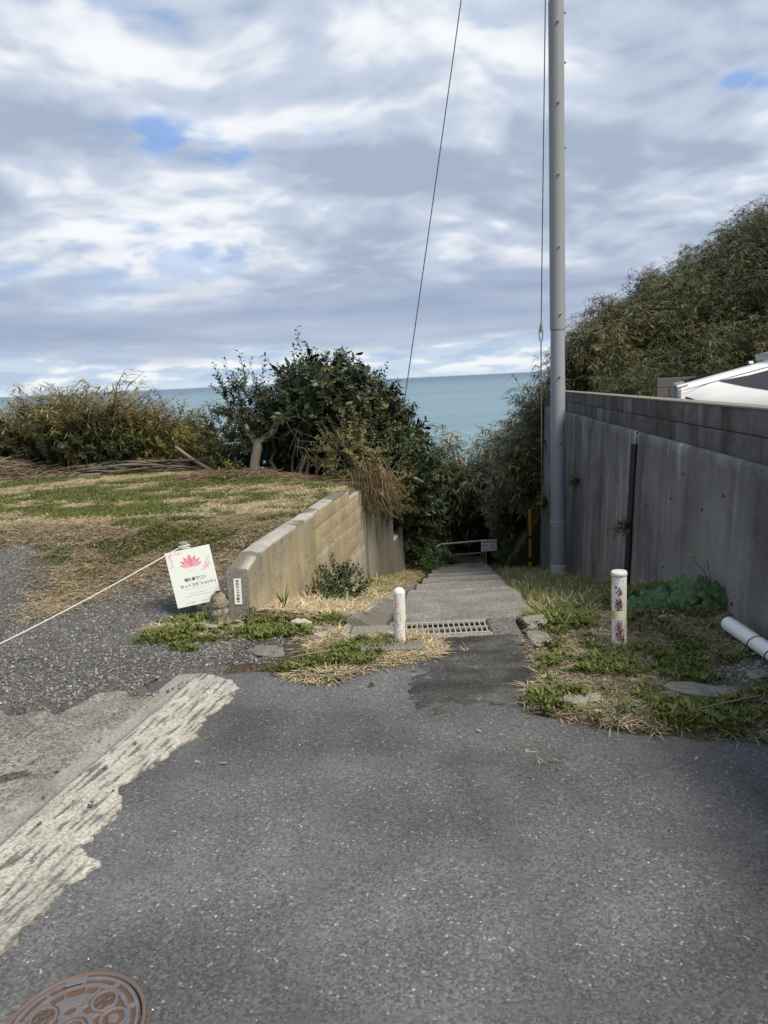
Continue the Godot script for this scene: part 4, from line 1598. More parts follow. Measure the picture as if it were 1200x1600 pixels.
# ------------------------------------------------------------------ pictures printed on flat things
const GLYPHS := {
	"サ": "0.5,3 9.5,3|3,1 3,6|7,1 7,5.5 6,8 4,9.5", "ロ": "1.5,2 8.5,2 8.5,9 1.5,9 1.5,2", "ン": "1.5,2 3.8,3.6|1.5,9 5,7.8 8.8,3.5",
	"ホ": "0.8,3.5 9.2,3.5|5,1 5,9 4,8.6|2.8,5 1,8|7.2,5 9,8", "ッ": "3,5 3.6,6.5|5.2,4.6 5.8,6.2|8,4.8 7,7.5 4.5,9.3", "ト": "3.5,1 3.5,9.5|3.5,4 8,6",
	"ヨ": "2,2 8,2 8,9|2,5.4 8,5.4|2,9 8,9", "ガ": "1,3.5 7.6,3.5 7.2,8 6,9.3 5,8.6|4.2,1 3.8,5 1.5,9.3|8,0.8 8.6,2|9.2,0.5 9.8,1.7",
	"シ": "2,2 4,3|1.3,4.5 3.3,5.5|1.5,9 5.5,7.5 9,3.5", "ャ": "2.5,6 8.5,5 7.5,7|4.2,4.5 5.6,9.5", "テ": "2.5,2 7.5,2|1,4.8 9,4.8|5.3,4.8 5,7.5 3.2,9.5",
	"ィ": "7.5,4.5 5.5,6.5 3,7.6|5.8,6.2 5.8,9.6", "れ": "3,1 3,9.5|1,3.4 4.2,3 1,8|4,5.2 6.3,3 7,4 6.8,8 7.6,9 9.5,7.8",
	"家": "5,0.5 5,1.5|1,3.2 1,1.8 9,1.8 9,3.2|2.2,3.4 8,3.4|5.4,3.4 3.6,5 1.2,6|3.8,5 5.4,7 5.2,9.4 4.2,9|4.6,5.6 1.4,7.8|5.2,6.8 1.8,9.2|8.4,4.4 6,5.8|6,5.2 7.4,7.6 9.5,9",
	"隠": "1.2,1 1.2,9.5|1.2,1.2 3.2,1.2 2.4,3.6 3.3,5.2 2.2,6.4|9,0.8 4.6,1.4|5,2 5.4,3|6.9,1.8 7,2.8|8.9,1.8 8.2,3|4.8,3.6 9,3.6 9,6.2 4.8,6.2|4.8,4.9 9,4.9|4.4,7.4 4,9|5.6,7.2 5.8,9 8,9.2 8.4,8.2|7,6.9 7.4,7.8|8.8,7.2 9.6,8.4",
	"防": "1.2,1 1.2,9.5|1.2,1.2 3.2,1.2 2.4,3.6 3.3,5.2 2.2,6.4|6.6,0.8 6.6,2.4|4.2,2.6 9.5,2.6|6.2,2.6 6,5.5 4,9.4|6.2,5 8.8,5 8.4,8.6 7.4,9.2",
	"犯": "4,1 1.2,3.6|1,1.4 3.4,4 3.2,9 2,8.6|3.2,5 1,7.4|5.4,1.8 8.8,1.8 8.6,5.4 7.4,5.2|5.6,1.8 5.6,8.6 6.4,9.2 9.2,9.2 9.4,7.6",
	"カ": "1,3.5 8,3.5 7.6,8 6.4,9.3 5.4,8.6|4.4,1 4,5 1.6,9.3", "メ": "7.5,1.2 5.5,5.5 1.5,9.3|3,3.5 8.5,8.5", "ラ": "2.5,1.8 7.8,1.8|1.5,4.4 8.6,4.4 7.5,7.4 4,9.5",
	"作": "3.6,0.8 1,4.6|2.4,3 2.4,9.5|5.4,0.8 4,3.6|5,2.6 9.6,2.6|6.6,2.6 6.6,9.5|6.6,4.8 9.2,4.8|6.6,7 9.2,7",
	"動": "4.8,0.8 1,1.4|0.6,2.6 5.4,2.6|1.2,3.6 4.8,3.6 4.8,6 1.2,6 1.2,3.6|1.2,4.8 4.8,4.8|3,1.2 3,8.6|0.8,7.2 5.2,7.2|0.5,9 5.6,8.6|5.8,3.2 9.4,3.2 9,8.6 7.8,9.2|7.4,0.8 7.2,5.4 5.6,9.4",
	"中": "1.4,2.6 8.6,2.6 8.6,6.4 1.4,6.4 1.4,2.6|5,0.6 5,9.6",
}


func stroke(im: Image, a: Vector2, b: Vector2, w: float, col: Color) -> void:
	var steps := int(a.distance_to(b) * 1.5) + 1
	for k in steps + 1:
		var p := a.lerp(b, float(k) / steps)
		var r := w / 2
		im.fill_rect(Rect2i(int(round(p.x - r)), int(round(p.y - r)), maxi(int(round(w)), 1), maxi(int(round(w)), 1)), col)


func glyph(im: Image, ch: String, at: Vector2, size: float, w: float, col: Color, squash := 1.0) -> void:
	if not GLYPHS.has(ch):
		return
	for line in GLYPHS[ch].split("|"):
		var prev := Vector2.INF
		for pt in line.split(" "):
			var xy = pt.split(",")
			var p := at + Vector2(float(xy[0]), float(xy[1]) * squash) * size / 10.0
			if prev != Vector2.INF:
				stroke(im, prev, p, w, col)
			prev = p


func words(im: Image, text: String, at: Vector2, size: float, w: float, col: Color, advance := 1.08) -> void:
	for k in text.length():
		glyph(im, text[k], at + Vector2(k * size * advance, 0), size, w, col)


func fill_poly(im: Image, poly: PackedVector2Array, col: Color) -> void:
	var lo := poly[0]
	var hi := poly[0]
	for p in poly:
		lo = lo.min(p)
		hi = hi.max(p)
	for y in range(maxi(int(lo.y), 0), mini(int(hi.y) + 1, im.get_height())):
		for x in range(maxi(int(lo.x), 0), mini(int(hi.x) + 1, im.get_width())):
			if Geometry2D.is_point_in_polygon(Vector2(x + 0.5, y + 0.5), poly):
				im.set_pixel(x, y, col)


func petal(im: Image, base: Vector2, ang: float, length: float, width: float, col: Color) -> void:
	var dir := Vector2(sin(ang), -cos(ang))
	var side := Vector2(dir.y, -dir.x)
	var poly := PackedVector2Array()
	for k in 13:
		var f := k / 12.0
		poly.append(base + dir * length * f + side * width * 0.5 * sin(pow(f, 0.8) * PI))
	for k in range(11, 0, -1):
		var f := k / 12.0
		poly.append(base + dir * length * f - side * width * 0.5 * sin(pow(f, 0.8) * PI))
	fill_poly(im, poly, col)


func image_mat(called: String, im: Image, rough: float) -> StandardMaterial3D:
	var m := StandardMaterial3D.new()
	m.resource_name = called
	m.albedo_texture = ImageTexture.create_from_image(im)
	m.roughness = rough
	m.metallic_specular = 0.4
	m.vertex_color_use_as_albedo = true
	m.texture_repeat = false
	return m


func draw_sticker() -> Image:
	var im := Image.create(72, 256, false, Image.FORMAT_RGB8)
	im.fill(Color(0.90, 0.91, 0.90))
	var text := "防犯カメラ作動中"
	for k in text.length():
		glyph(im, text[k], Vector2(20, 12 + k * 29), 32, 4, Color(0.06, 0.06, 0.08), 0.8)
	return im


func draw_board() -> Image:
	var w := 560
	var h := 700
	var im := Image.create(w, h, false, Image.FORMAT_RGB8)
	im.fill(Color(0.90, 0.93, 0.92))
	var pink := Color(0.88, 0.53, 0.62)
	var paper := Color(0.90, 0.93, 0.92)
	var c := Vector2(285, 232)
	for e in [[-1.28, 150, 44], [1.28, 150, 44], [-0.92, 158, 56], [0.92, 158, 56], [-0.50, 158, 62], [0.50, 158, 62], [0.0, 168, 70]]:
		petal(im, c, e[0], e[1] + 7, e[2] + 11, paper)
		petal(im, c + Vector2(0, -3), e[0], e[1], e[2], pink)
	words(im, "", Vector2.ZERO, 10, 1, pink)
	# sprays of small blossoms in two corners
	var r := RandomNumberGenerator.new()
	r.seed = 77
	for corner in [[Vector2(40, 40), Vector2(190, 30), 26], [Vector2(45, 60), Vector2(60, 190), 22], [Vector2(470, 245), Vector2(520, 120), 18], [Vector2(400, 285), Vector2(530, 225), 26]]:
		for k in corner[2]:
			var p: Vector2 = corner[0].lerp(corner[1], r.randf()) + Vector2(r.randf_range(-26, 26), r.randf_range(-22, 22))
			var s := r.randf_range(5.0, 11.0)
			var a0 := r.randf() * TAU
			for q in 5:
				petal(im, p, a0 + q * TAU / 5.0, s, s * 0.6, Color(0.88, 0.56, 0.64) if r.randf() < 0.7 else Color(0.92, 0.72, 0.78))
		stroke(im, corner[0], corner[1], 2, Color(0.88, 0.6, 0.68))
	for k in 6:  # a small line of pale lettering under the emblem
		stroke(im, Vector2(245 + k * 15, 262), Vector2(245 + k * 15, 274), 4, Color(0.90, 0.62, 0.70))
		stroke(im, Vector2(245 + k * 15, 268), Vector2(254 + k * 15, 268), 3, Color(0.90, 0.62, 0.70))
	var ink := Color(0.13, 0.13, 0.15)
	words(im, "隠れ家サロン", Vector2(160, 352), 46, 5, ink, 1.02)
	words(im, "ホットヨガ", Vector2(92, 424), 48, 5, ink, 0.98)
	words(im, "シャンティ", Vector2(345, 424), 46, 5, ink, 0.88)
	var soft := Color(0.45, 0.45, 0.47)
	for line in [[150, 492, 300, 5], [190, 548, 210, 7], [120, 580, 330, 7], [110, 660, 120, 9], [300, 660, 130, 9]]:
		var x: int = line[0]
		while x < line[0] + line[2]:
			im.fill_rect(Rect2i(x, line[1] + r.randi() % 2, 2 + r.randi() % 4, line[3]), soft)
			x += 6 + r.randi() % 4
	return im


func draw_notice() -> Image:
	var im := Image.create(320, 230, false, Image.FORMAT_RGB8)
	im.fill(Color(0.90, 0.92, 0.94))
	var red := Color(0.66, 0.10, 0.14)
	var navy := Color(0.14, 0.17, 0.30)
	for k in 5:
		var x := 22 + k * 32
		for e in [[2, 4, 24, 4], [2, 14, 24, 14], [13, 2, 13, 28], [3, 26, 24, 26]]:
			stroke(im, Vector2(x + e[0], 26 + e[1]), Vector2(x + e[2], 26 + e[3]), 8, red)
	for k in 3:
		var x := 190 + k * 42
		for e in [[4, 4, 34, 4], [18, 4, 6, 40], [18, 20, 34, 40]]:
			stroke(im, Vector2(x + e[0], 24 + e[1]), Vector2(x + e[2], 24 + e[3]), 8, Color(0.60, 0.12, 0.16))
	for e in [[40, 90, 120, 90], [40, 90, 40, 140], [120, 90, 120, 140], [40, 116, 120, 116]]:
		stroke(im, Vector2(e[0], e[1]), Vector2(e[2], e[3]), 9, navy)
	for row in 5:
		for k in 8:
			if (k * 7 + row * 3) % 5 != 0:
				stroke(im, Vector2(170 + k * 17, 92 + row * 24), Vector2(180 + k * 17, 92 + row * 24), 8, Color(0.35, 0.37, 0.45))
	stroke(im, Vector2(40, 190), Vector2(130, 190), 12, Color(0.25, 0.28, 0.45))
	return im


func draw_post(worn: bool) -> Image:  # enamel of a bollard, wrapped once round; v runs down from the top
	var w := 256
	var h := 512
	var im := Image.create(w, h, false, Image.FORMAT_RGB8)
	var rust := Color(0.47, 0.22, 0.09)
	for y in h:
		for x in w:
			var a := float(x) / w * TAU
			var px := cos(a) * 40.0
			var pz := sin(a) * 40.0
			var c := Color(0.88, 0.89, 0.885)
			c = c * (0.95 + 0.08 * n1.get_noise_3d(px * 5.0, y * 1.2, pz * 5.0))
			var fine := n1.get_noise_3d(px * 14.0 + 100.0, y * 7.0, pz * 14.0)
			var big := n2.get_noise_3d(px * 3.5, y * 1.6 + 300.0, pz * 3.5)
			if worn:
				for e in [[-0.045, 0.26, 0.055, 0.05], [-0.055, 0.43, 0.075, 0.085], [-0.05, 0.78, 0.075, 0.125], [0.03, 0.86, 0.03, 0.05]]:
					var dx := fposmod(float(x) / w - e[0] + 0.5, 1.0) - 0.5
					var q := pow(dx / e[2], 2.0) + pow((float(y) / h - e[1]) / e[3], 2.0)
					if q < 1.0 + fine * 2.6 and fine > -0.22:
						c = Color(0.60, 0.30, 0.13).lerp(Color(0.36, 0.17, 0.09), clampf(0.5 + fine * 1.8 + (1.0 - q) * 0.3, 0, 1))
				var v := float(y) / h
				var back := absf(fposmod(float(x) / w + 0.5, 1.0) - 0.5)
				if v > 0.50 and v < 0.615:
					c = Color(0.90, 0.91, 0.82).lerp(Color(0.78, 0.70, 0.32), smoothstep(0.09, 0.17, back + 0.03 * big))
				if v > 0.04 and v < 0.17:
					c = Color(0.84, 0.87, 0.89).lerp(Color(0.78, 0.73, 0.36), smoothstep(0.15, 0.2, back))
				if v > 0.92 and fine > 0.12:
					c = Color(0.24, 0.22, 0.19)
				if big > 0.38 and fine > 0.0:
					c = c.lerp(rust, 0.5)
			else:
				if fine > 0.34:
					c = Color(0.50, 0.48, 0.48)
				if big + fine * 0.8 > 0.62:
					c = Color(0.30, 0.26, 0.24)
				var edge := fposmod(float(x) / w - 0.22 + 0.5, 1.0) - 0.5
				if absf(edge) < 0.07 and y > 300 and fine > -0.15 and big > -0.3:
					c = Color(0.20, 0.10, 0.06)
			im.set_pixel(x, y, c)
	if not worn:  # remains of orange lettering down the front
		var orange := Color(0.83, 0.50, 0.33)
		for e in [[-26, 60, -26, 130], [-30, 150, 8, 146], [-24, 146, -30, 200], [-22, 172, 4, 172], [-34, 225, -34, 300], [-34, 236, 0, 228], [0, 228, 4, 290], [-36, 316, -22, 306], [-36, 316, -38, 350], [-14, 330, -10, 350], [6, 455, 30, 452], [16, 452, 16, 485], [-8, 392, 10, 382]]:
			stroke(im, Vector2(posmod(int(e[0]), 256), e[1]), Vector2(posmod(int(e[0]), 256) + e[2] - e[0], e[3]), 6, orange)
	return im


# ------------------------------------------------------------------ ground cover
func tuft(blades: int, lo: float, hi: float, width: float, spread: float, flat: float, tones: Array, droop: float) -> ArrayMesh:
	var b := MB.new()
	for k in blades:
		var a := rr(0, TAU)
		var dir := Vector3(sin(a) * flat, 1.0, cos(a) * flat).normalized()
		var p := Vector3(rr(-spread, spread), 0, rr(-spread, spread))
		var c: Color = tones[rng.randi() % tones.size()] * rr(0.75, 1.25)
		b.blade(p, dir, Vector3(cos(a), 0, -sin(a)), rr(lo, hi), width * rr(0.7, 1.3), droop * rr(0.4, 1.4), c * 0.85, c * 1.1)
	return b.mesh()


func pebble() -> ArrayMesh:
	var b := MB.new()
	var t := (1.0 + sqrt(5.0)) / 2.0
	var p := []
	for e in [[-1, t, 0], [1, t, 0], [-1, -t, 0], [1, -t, 0], [0, -1, t], [0, 1, t], [0, -1, -t], [0, 1, -t], [t, 0, -1], [t, 0, 1], [-t, 0, -1], [-t, 0, 1]]:
		var q := Vector3(e[0], e[1], e[2]).normalized() * rr(0.65, 1.15)
		p.append(Vector3(q.x, q.y * 0.6, q.z * 0.8))
	for e in [[0, 11, 5], [0, 5, 1], [0, 1, 7], [0, 7, 10], [0, 10, 11], [1, 5, 9], [5, 11, 4], [11, 10, 2], [10, 7, 6], [7, 1, 8], [3, 9, 4], [3, 4, 2], [3, 2, 6], [3, 6, 8], [3, 8, 9], [4, 9, 5], [2, 4, 11], [6, 2, 10], [8, 6, 7], [9, 8, 1]]:
		b.tri(p[e[0]], p[e[1]], p[e[2]], Color.WHITE)
	return b.mesh()


func rock(size: Vector3, col: Color, rough := 0.25, res := 14, seed_ := 0.0) -> MB:  # an irregular closed stone
	var b := MB.new()
	var pts := PackedVector3Array()
	var cols := PackedColorArray()
	for r in res + 1:
		var la := PI * (float(r) / res - 0.5)
		for s in res * 2 + 1:
			var lo := TAU * (s % (res * 2)) / (res * 2)
			var d := Vector3(cos(la) * sin(lo), sin(la), cos(la) * cos(lo))
			var k := 1.0 + rough * n1.get_noise_3d(d.x * 70.0 + seed_, d.y * 70.0, d.z * 70.0) * 2.0
			var box := maxf(maxf(absf(d.x), absf(d.y)), absf(d.z))
			pts.append(d * size * 0.5 * k / pow(box, 0.6))
			var c := col * (1.0 + 0.6 * n1.get_noise_3d(d.x * 200.0 + seed_, d.y * 200.0, d.z * 200.0))
			cols.append(c)
	b.sheet(pts, res * 2 + 1, cols)
	return b


func scatter(called: String, meshes: Array, material: Material, count: int, pick: Callable, smin: float, smax: float, tilt := 0.15, warm := 0.12) -> void:
	var where := []
	var tints := []
	for v in meshes.size():
		where.append([])
		tints.append([])
	for k in count:
		var p: Variant = pick.call()
		if p == null:
			continue
		var v: int = rng.randi() % meshes.size()
		where[v].append(Transform3D(spin(Vector3(rr(-tilt, tilt), 1, rr(-tilt, tilt)), rr(0, TAU), rr(smin, smax)), p))
		tints[v].append(tint(0.7, 1.25, warm))
	for v in meshes.size():
		if where[v].size():
			multi(called, meshes[v], material, where[v], tints[v])


func surface(x: float, d: float) -> float:  # the ground with its edges along the road and the apron
	var y := ground(x, d)
	if d >= 5.3 or x >= 9.0:
		return y
	var s := 0.5
	if d > 2.5 or x < -0.7:
		s = inside_road(x, d) + 0.035 * n1.get_noise_2d(x * 500.0, d * 500.0)
	y += clampf(-s * 0.35, -0.03, 0.025) + (0.015 * n1.get_noise_2d(x * 300.0, d * 300.0) if s < 0.0 else 0.0)
	if x < -1.0 and d < 4.6:
		y -= 0.03 * clampf(in_slab(x, d) / 0.15, -0.2, 1.0) - 0.012
	if d < 4.32 and x > strip_l(d) - 0.20 and x < -0.7:
		y = minf(y, -0.03 * d - 0.03 + 0.05 * smoothstep(4.2, 4.32, d))
	return y


func build_grass() -> void:
	var greens := [Color(0.085, 0.12, 0.025), Color(0.115, 0.145, 0.035), Color(0.07, 0.10, 0.025), Color(0.15, 0.155, 0.05)]
	var straws := [Color(0.44, 0.365, 0.235), Color(0.52, 0.445, 0.30), Color(0.36, 0.295, 0.19), Color(0.28, 0.225, 0.145)]
	var browns := [Color(0.19, 0.15, 0.105), Color(0.25, 0.20, 0.145), Color(0.12, 0.095, 0.07), Color(0.33, 0.28, 0.21)]
	var turf := []
	var dead := []
	var long := []
	var litter := []
	var weed := []
	for k in 3:
		turf.append(tuft(14, 0.025, 0.065, 0.005, 0.05, 0.8, greens, 0.5))
		dead.append(tuft(14, 0.05, 0.12, 0.006, 0.06, 3.0, straws, 0.4))
		long.append(tuft(12, 0.10, 0.24, 0.006, 0.05, 0.7, [greens[0], greens[1], greens[2], straws[0]], 1.2))
		litter.append(tuft(12, 0.03, 0.10, 0.0045, 0.08, 4.0, browns, 0.3))
		var b := MB.new()
		for q in 9:
			var a := rr(0, TAU)
			oval_leaf(b, Vector3(rr(-0.02, 0.02), rr(0.0, 0.03), rr(-0.02, 0.02)), Vector3(sin(a), rr(0.2, 1.0), cos(a)).normalized(), Vector3(cos(a), 0, -sin(a)), rr(0.02, 0.045), rr(0.014, 0.024), greens[rng.randi() % 4] * rr(0.7, 1.1))
		weed.append(b.mesh())
	var on_lawn := func(want_green: bool, near: float, far: float):
		for tries in 6:
			var d := near + (far - near) * pow(rng.randf(), 1.25)
			var x := rr(-0.75 * d - 0.4, wl(maxf(d, 5.36)) - 0.2)
			var v := greenness(x, d) + rr(-0.25, 0.25) * rng.randf()
			if want_green == (v > 0.56) or (not want_green and rng.randf() < 0.15):
				if d < 9.0 and rng.randf() > smoothstep(5.6, 7.8, d + 1.5 * n2.get_noise_2d(x * 60.0, d * 60.0) + (x + 1.6) * 0.28):
					continue
				return w3(x, ground(x, d) - 0.004, d)
		return null
	scatter("lawn_grass", turf, mats["grass_blade"], 21000, func(): return on_lawn.call(true, 5.4, 13.2), 0.7, 1.25)
	scatter("dry_lawn_grass", dead, mats["grass_blade"], 34000, func(): return on_lawn.call(false, 5.4, 13.4), 0.7, 1.2)
	scatter("lawn_litter", litter, mats["grass_blade"], 6500, func(): return on_lawn.call(false, 5.2, 13.0), 0.6, 1.2)
	# right bank
	var bank := func(kind: int):
		for tries in 6:
			var d := 2.9 + 6.6 * pow(rng.randf(), 1.2)
			var x := rr(0.55, wr(d) - 0.08)
			if d > 4.7 and x < pr(d) + rr(-0.03, 0.06):
				continue
			if d < 4.9 and inside_road(x, d) > rr(-0.10, -0.02):
				continue
			if pow((x - 1.62) / 0.30, 2.0) + pow((d - 3.55) / 0.12, 2.0) < 1.0:
				continue
			if pow((x - 2.05) / 0.36, 2.0) + pow((d - 3.72) / 0.16, 2.0) < rr(0.6, 1.0):
				continue
			var v := 0.55 + 0.75 * n2.get_noise_2d(x * 110.0 + 30, d * 110.0) + 0.6 * n1.get_noise_2d(x * 400.0, d * 400.0)
			v += 0.5 * smoothstep(5.5, 7.0, d) + 0.35 * exp(-pow((x - pr(d) - 0.2) / 0.25, 2.0)) * smoothstep(4.7, 5.4, d)
			v -= 0.45 * exp(-pow((x - 1.75) / 0.5, 2.0) - pow((d - 4.3) / 0.5, 2.0))
			v += 0.3 * exp(-pow((x - 2.2) / 0.4, 2.0) - pow((d - 4.05) / 0.12, 2.0))
			var green := v + rr(-0.2, 0.2) > 0.5
			if (kind == 0) == green:
				return w3(x, surface(x, d) - 0.006, d)
		return null
	scatter("bank_grass", turf, mats["grass_blade"], 9000, func(): return bank.call(0), 0.7, 1.4)
	scatter("bank_weeds", weed, mats["leaf"], 4200, func(): return bank.call(0), 0.6, 1.2)
	scatter("bank_dry_grass", dead, mats["grass_blade"], 1800, func(): return bank.call(1), 0.6, 1.1)
	scatter("bank_litter", litter, mats["grass_blade"], 17000, func(): return bank.call(1), 0.5, 1.1, 0.2)
	var beside := func():
		var d := rr(5.2, 14.5)
		var x := pr(d) + absf(rng.randfn()) * 0.33 + rr(-0.04, 0.1)
		if x > wr(d) - 0.1:
			return null
		return w3(x, ground(x, d) - 0.01, d)
	scatter("long_grass", long, mats["grass_blade"], 2600, beside, 0.5, 1.0, 0.3)
	var by_wall := func():
		var d := rr(5.5, 19.0)
		var x := rr(pr(d) + 0.3, wr(d) - 0.15) if d < 15.3 else pr(d) + rr(0.1, 1.5)
		return w3(x, ground(x, d) - 0.01, d)
	scatter("bank_long_grass", long, mats["grass_blade"], 3800, by_wall, 0.4, 0.9, 0.3)
	# strip between the left wall and the kerb
	var strip := func():
		var d := rr(5.25, 14.0)
		var x := rr(wl(d) + 0.03, pl(d) - 0.3)
		return w3(x, ground(x, d) - 0.006, d)
	scatter("verge_straw", dead, mats["grass_blade"], 3200, strip, 0.8, 1.6, 0.3)
	scatter("verge_grass", turf, mats["grass_blade"], 2200, func():
		var p = strip.call()
		return p if -p.z + rr(-1.2, 1.2) > 7.6 else null, 0.9, 1.8, 0.3)
	scatter("verge_long_grass", long, mats["grass_blade"], 900, func():
		var p = strip.call()
		return p if -p.z > 8.8 else null, 0.5, 1.1, 0.3)
	# corner between gravel, wall and asphalt
	var corner := func(kind: int):
		for tries in 5:
			var d := rr(4.0, 5.3)
			var x := rr(-1.75, 0.36)
			if x > -0.33 and d > 4.70 or inside_road(x, d) > rr(-0.03, 0.03):
				continue
			if x < -1.0 and d < 4.75 + 0.4 * n2.get_noise_2d(x * 90.0, 4.0):
				continue
			var v := 0.5 + 1.5 * n2.get_noise_2d(x * 150.0 + 80, d * 200.0) - 0.3 * smoothstep(0.0, 0.2, x)
			v += 0.5 * exp(-pow((x + 0.98) / 0.25, 2.0) - pow((d - 5.1) / 0.2, 2.0))
			if x < -0.55 and d < 4.85 and n2.get_noise_2d(x * 130.0, d * 130.0 + 500.0) > -0.1:
				continue
			if (v + rr(-0.15, 0.15) > 0.55) == (kind == 0):
				return w3(x, surface(x, d) - 0.005, d)
		return null
	scatter("corner_grass", turf, mats["grass_blade"], 1900, func(): return corner.call(0), 0.7, 1.2)
	scatter("corner_weeds", weed, mats["leaf"], 800, func(): return corner.call(0), 0.6, 1.1)
	scatter("corner_straw", dead, mats["grass_blade"], 1200, func(): return corner.call(1), 0.6, 1.2)
	# dry grass round the foot of the left bollard
	scatter("bollard_straw", dead, mats["grass_blade"], 260, func():
		var a := rr(0, TAU)
		var q := absf(rng.randfn()) * 0.11 + 0.03
		return w3(0.07 + sin(a) * q, surface(0.07, 4.66) - 0.005, 4.67 + cos(a) * q * 0.7), 0.6, 1.1, 0.5)
	# weeds under the leaning sign and at the wall's end
	scatter("sign_weeds", weed, mats["leaf"], 300, func():
		var e: Array = [[-1.50, 5.42, 0.10, 0.06], [-1.00, 5.14, 0.15, 0.10], [-0.85, 5.02, 0.12, 0.08]][rng.randi() % 3]
		var x: float = e[0] + rng.randfn() * e[2]
		var d: float = e[1] + rng.randfn() * e[3]
		return w3(x, surface(x, d), d), 0.6, 1.2, 0.3)
	# gravel
	var stones := [pebble(), pebble(), pebble(), pebble()]
	var lot := func():
		var d := 2.6 + 5.2 * pow(rng.randf(), 1.0)
		var x := rr(-0.8 * d - 0.4, -0.72)
		if d > 5.3 and x > wl(d) - 0.3:
			return null
		if d > 5.2 and rng.randf() < smoothstep(5.6, 8.2, d + 1.6 * n2.get_noise_2d(x * 60.0, d * 60.0) + (x + 1.6) * 0.3):
			return null
		var y := surface(x, d)
		if d < 4.6:
			var q := in_slab(x, d)
			if q > 0.05 and rng.randf() < 0.988:
				return null
			if x > -1.2 and d < 4.35:
				return null
			y = maxf(y, -0.03 * d + 0.018 if q > 0.0 else -9.0) + 0.002
		if inside_road(x, d) > 0.0:
			return null
		return w3(x, y + 0.002, d)
	var where := [[], [], [], []]
	var tints := [[], [], [], []]
	for k in 75000:
		var p: Variant = lot.call()
		if p == null:
			continue
		var v := rng.randi() % 4
		var s := 0.004 + 0.011 * pow(rng.randf(), 3.0)
		where[v].append(Transform3D(spin(Vector3(rr(-0.5, 0.5), 1, rr(-0.5, 0.5)), rr(0, TAU), s), p))
		var c := 0.075 + 0.17 * pow(rng.randf(), 1.7)
		if rng.randf() < 0.02:
			c = rr(0.30, 0.45)
		tints[v].append(Color(c * 0.96, c, c * 1.06) if rng.randf() < 0.8 else Color(c * 1.08, c * 0.98, c * 0.86))
	for v in 4:
		multi("gravel", stones[v], mats["gravel"], where[v], tints[v])
	where = [[], []]
	tints = [[], []]
	for k in 900:
		var x := 2.1 + rng.randfn() * 0.28
		var d := 3.72 + rng.randfn() * 0.10
		var v := k % 2
		where[v].append(Transform3D(spin(Vector3(rr(-0.5, 0.5), 1, rr(-0.5, 0.5)), rr(0, TAU), rr(0.006, 0.014)), w3(x, surface(x, d) + 0.003, d)))
		var c := rr(0.09, 0.26)
		tints[v].append(Color(c, c * 1.01, c * 1.02))
	for v in 2:
		multi("gravel", stones[v], mats["gravel"], where[v], tints[v])
	# chips of pale stone and grit loose on the asphalt
	where = []
	tints = []
	for k in 260:
		var d := 1.0 + 3.6 * rng.randf()
		var x := rr(-1.0, 2.0)
		if inside_road(x, d) < 0.05 or (d > 2.9 and x > 1.0):
			continue
		where.append(Transform3D(spin(Vector3(rr(-0.5, 0.5), 1, rr(-0.5, 0.5)), rr(0, TAU), 0.0018 + 0.0035 * pow(rng.randf(), 3.0)), w3(x, -0.03 * d + 0.002, d)))
		tints.append(g(rr(0.25, 0.7)))
	multi("road_grit", stones[0], mats["gravel"], where, tints)
	var lb := MB.new()
	oval_leaf(lb, Vector3.ZERO, Vector3(1, 0.12, 0), Vector3(0, 0.1, 1), 0.045, 0.018, Color(0.22, 0.16, 0.09))
	where = []
	tints = []
	for k in 70:
		var d := 2.6 + 2.0 * rng.randf()
		var x := rr(-1.0, 2.2)
		var s := inside_road(x, d)
		if s < 0.02 or s > 0.55 * rng.randf() + 0.05:
			continue
		where.append(Transform3D(spin(Vector3(rr(-0.2, 0.2), 1, rr(-0.2, 0.2)), rr(0, TAU), rr(0.5, 1.1)), w3(x, -0.03 * d + 0.004, d)))
		tints.append(tint(0.5, 1.6, 0.2))
	multi("fallen_leaves", lb.mesh(), mats["leaf"], where, tints)


# ------------------------------------------------------------------ car
func hw(y: float) -> float:
	return 0.87 - maxf(y - 0.92, 0.0) * 0.42 - maxf(0.45 - y, 0.0) * 0.15


func car_top(x: float) -> float:
	var e := [[0.0, 1.09], [0.45, 1.205], [0.93, 1.325], [1.4, 1.43], [2.1, 1.475], [2.6, 1.44], [3.1, 1.24], [3.5, 1.02], [4.0, 0.90], [4.35, 0.76], [4.5, 0.60]]
	for k in e.size() - 1:
		if x <= e[k + 1][0]:
			var f: float = (x - e[k][0]) / (e[k + 1][0] - e[k][0])
			return lerpf(e[k][1], e[k + 1][1], f)
	return 0.6


func side_panel(poly: Array, off: float, col: Color, flip := false) -> MB:
	var b := MB.new()
	var p2 := PackedVector2Array()
	for e in poly:
		p2.append(Vector2(e[0], e[1]))
	var idx := Geometry2D.triangulate_polygon(p2)
	for k in range(0, idx.size(), 3):
		var p := []
		for q in 3:
			var e := p2[idx[k + q]]
			p.append(Vector3(e.x, e.y, (hw(e.y) + off) * (-1.0 if flip else 1.0)))
		var nn: Vector3 = (p[1] - p[0]).cross(p[2] - p[0])
		if (nn.z > 0) != flip:
			b.tri(p[0], p[1], p[2], col)
		else:
			b.tri(p[0], p[2], p[1], col)
	return b


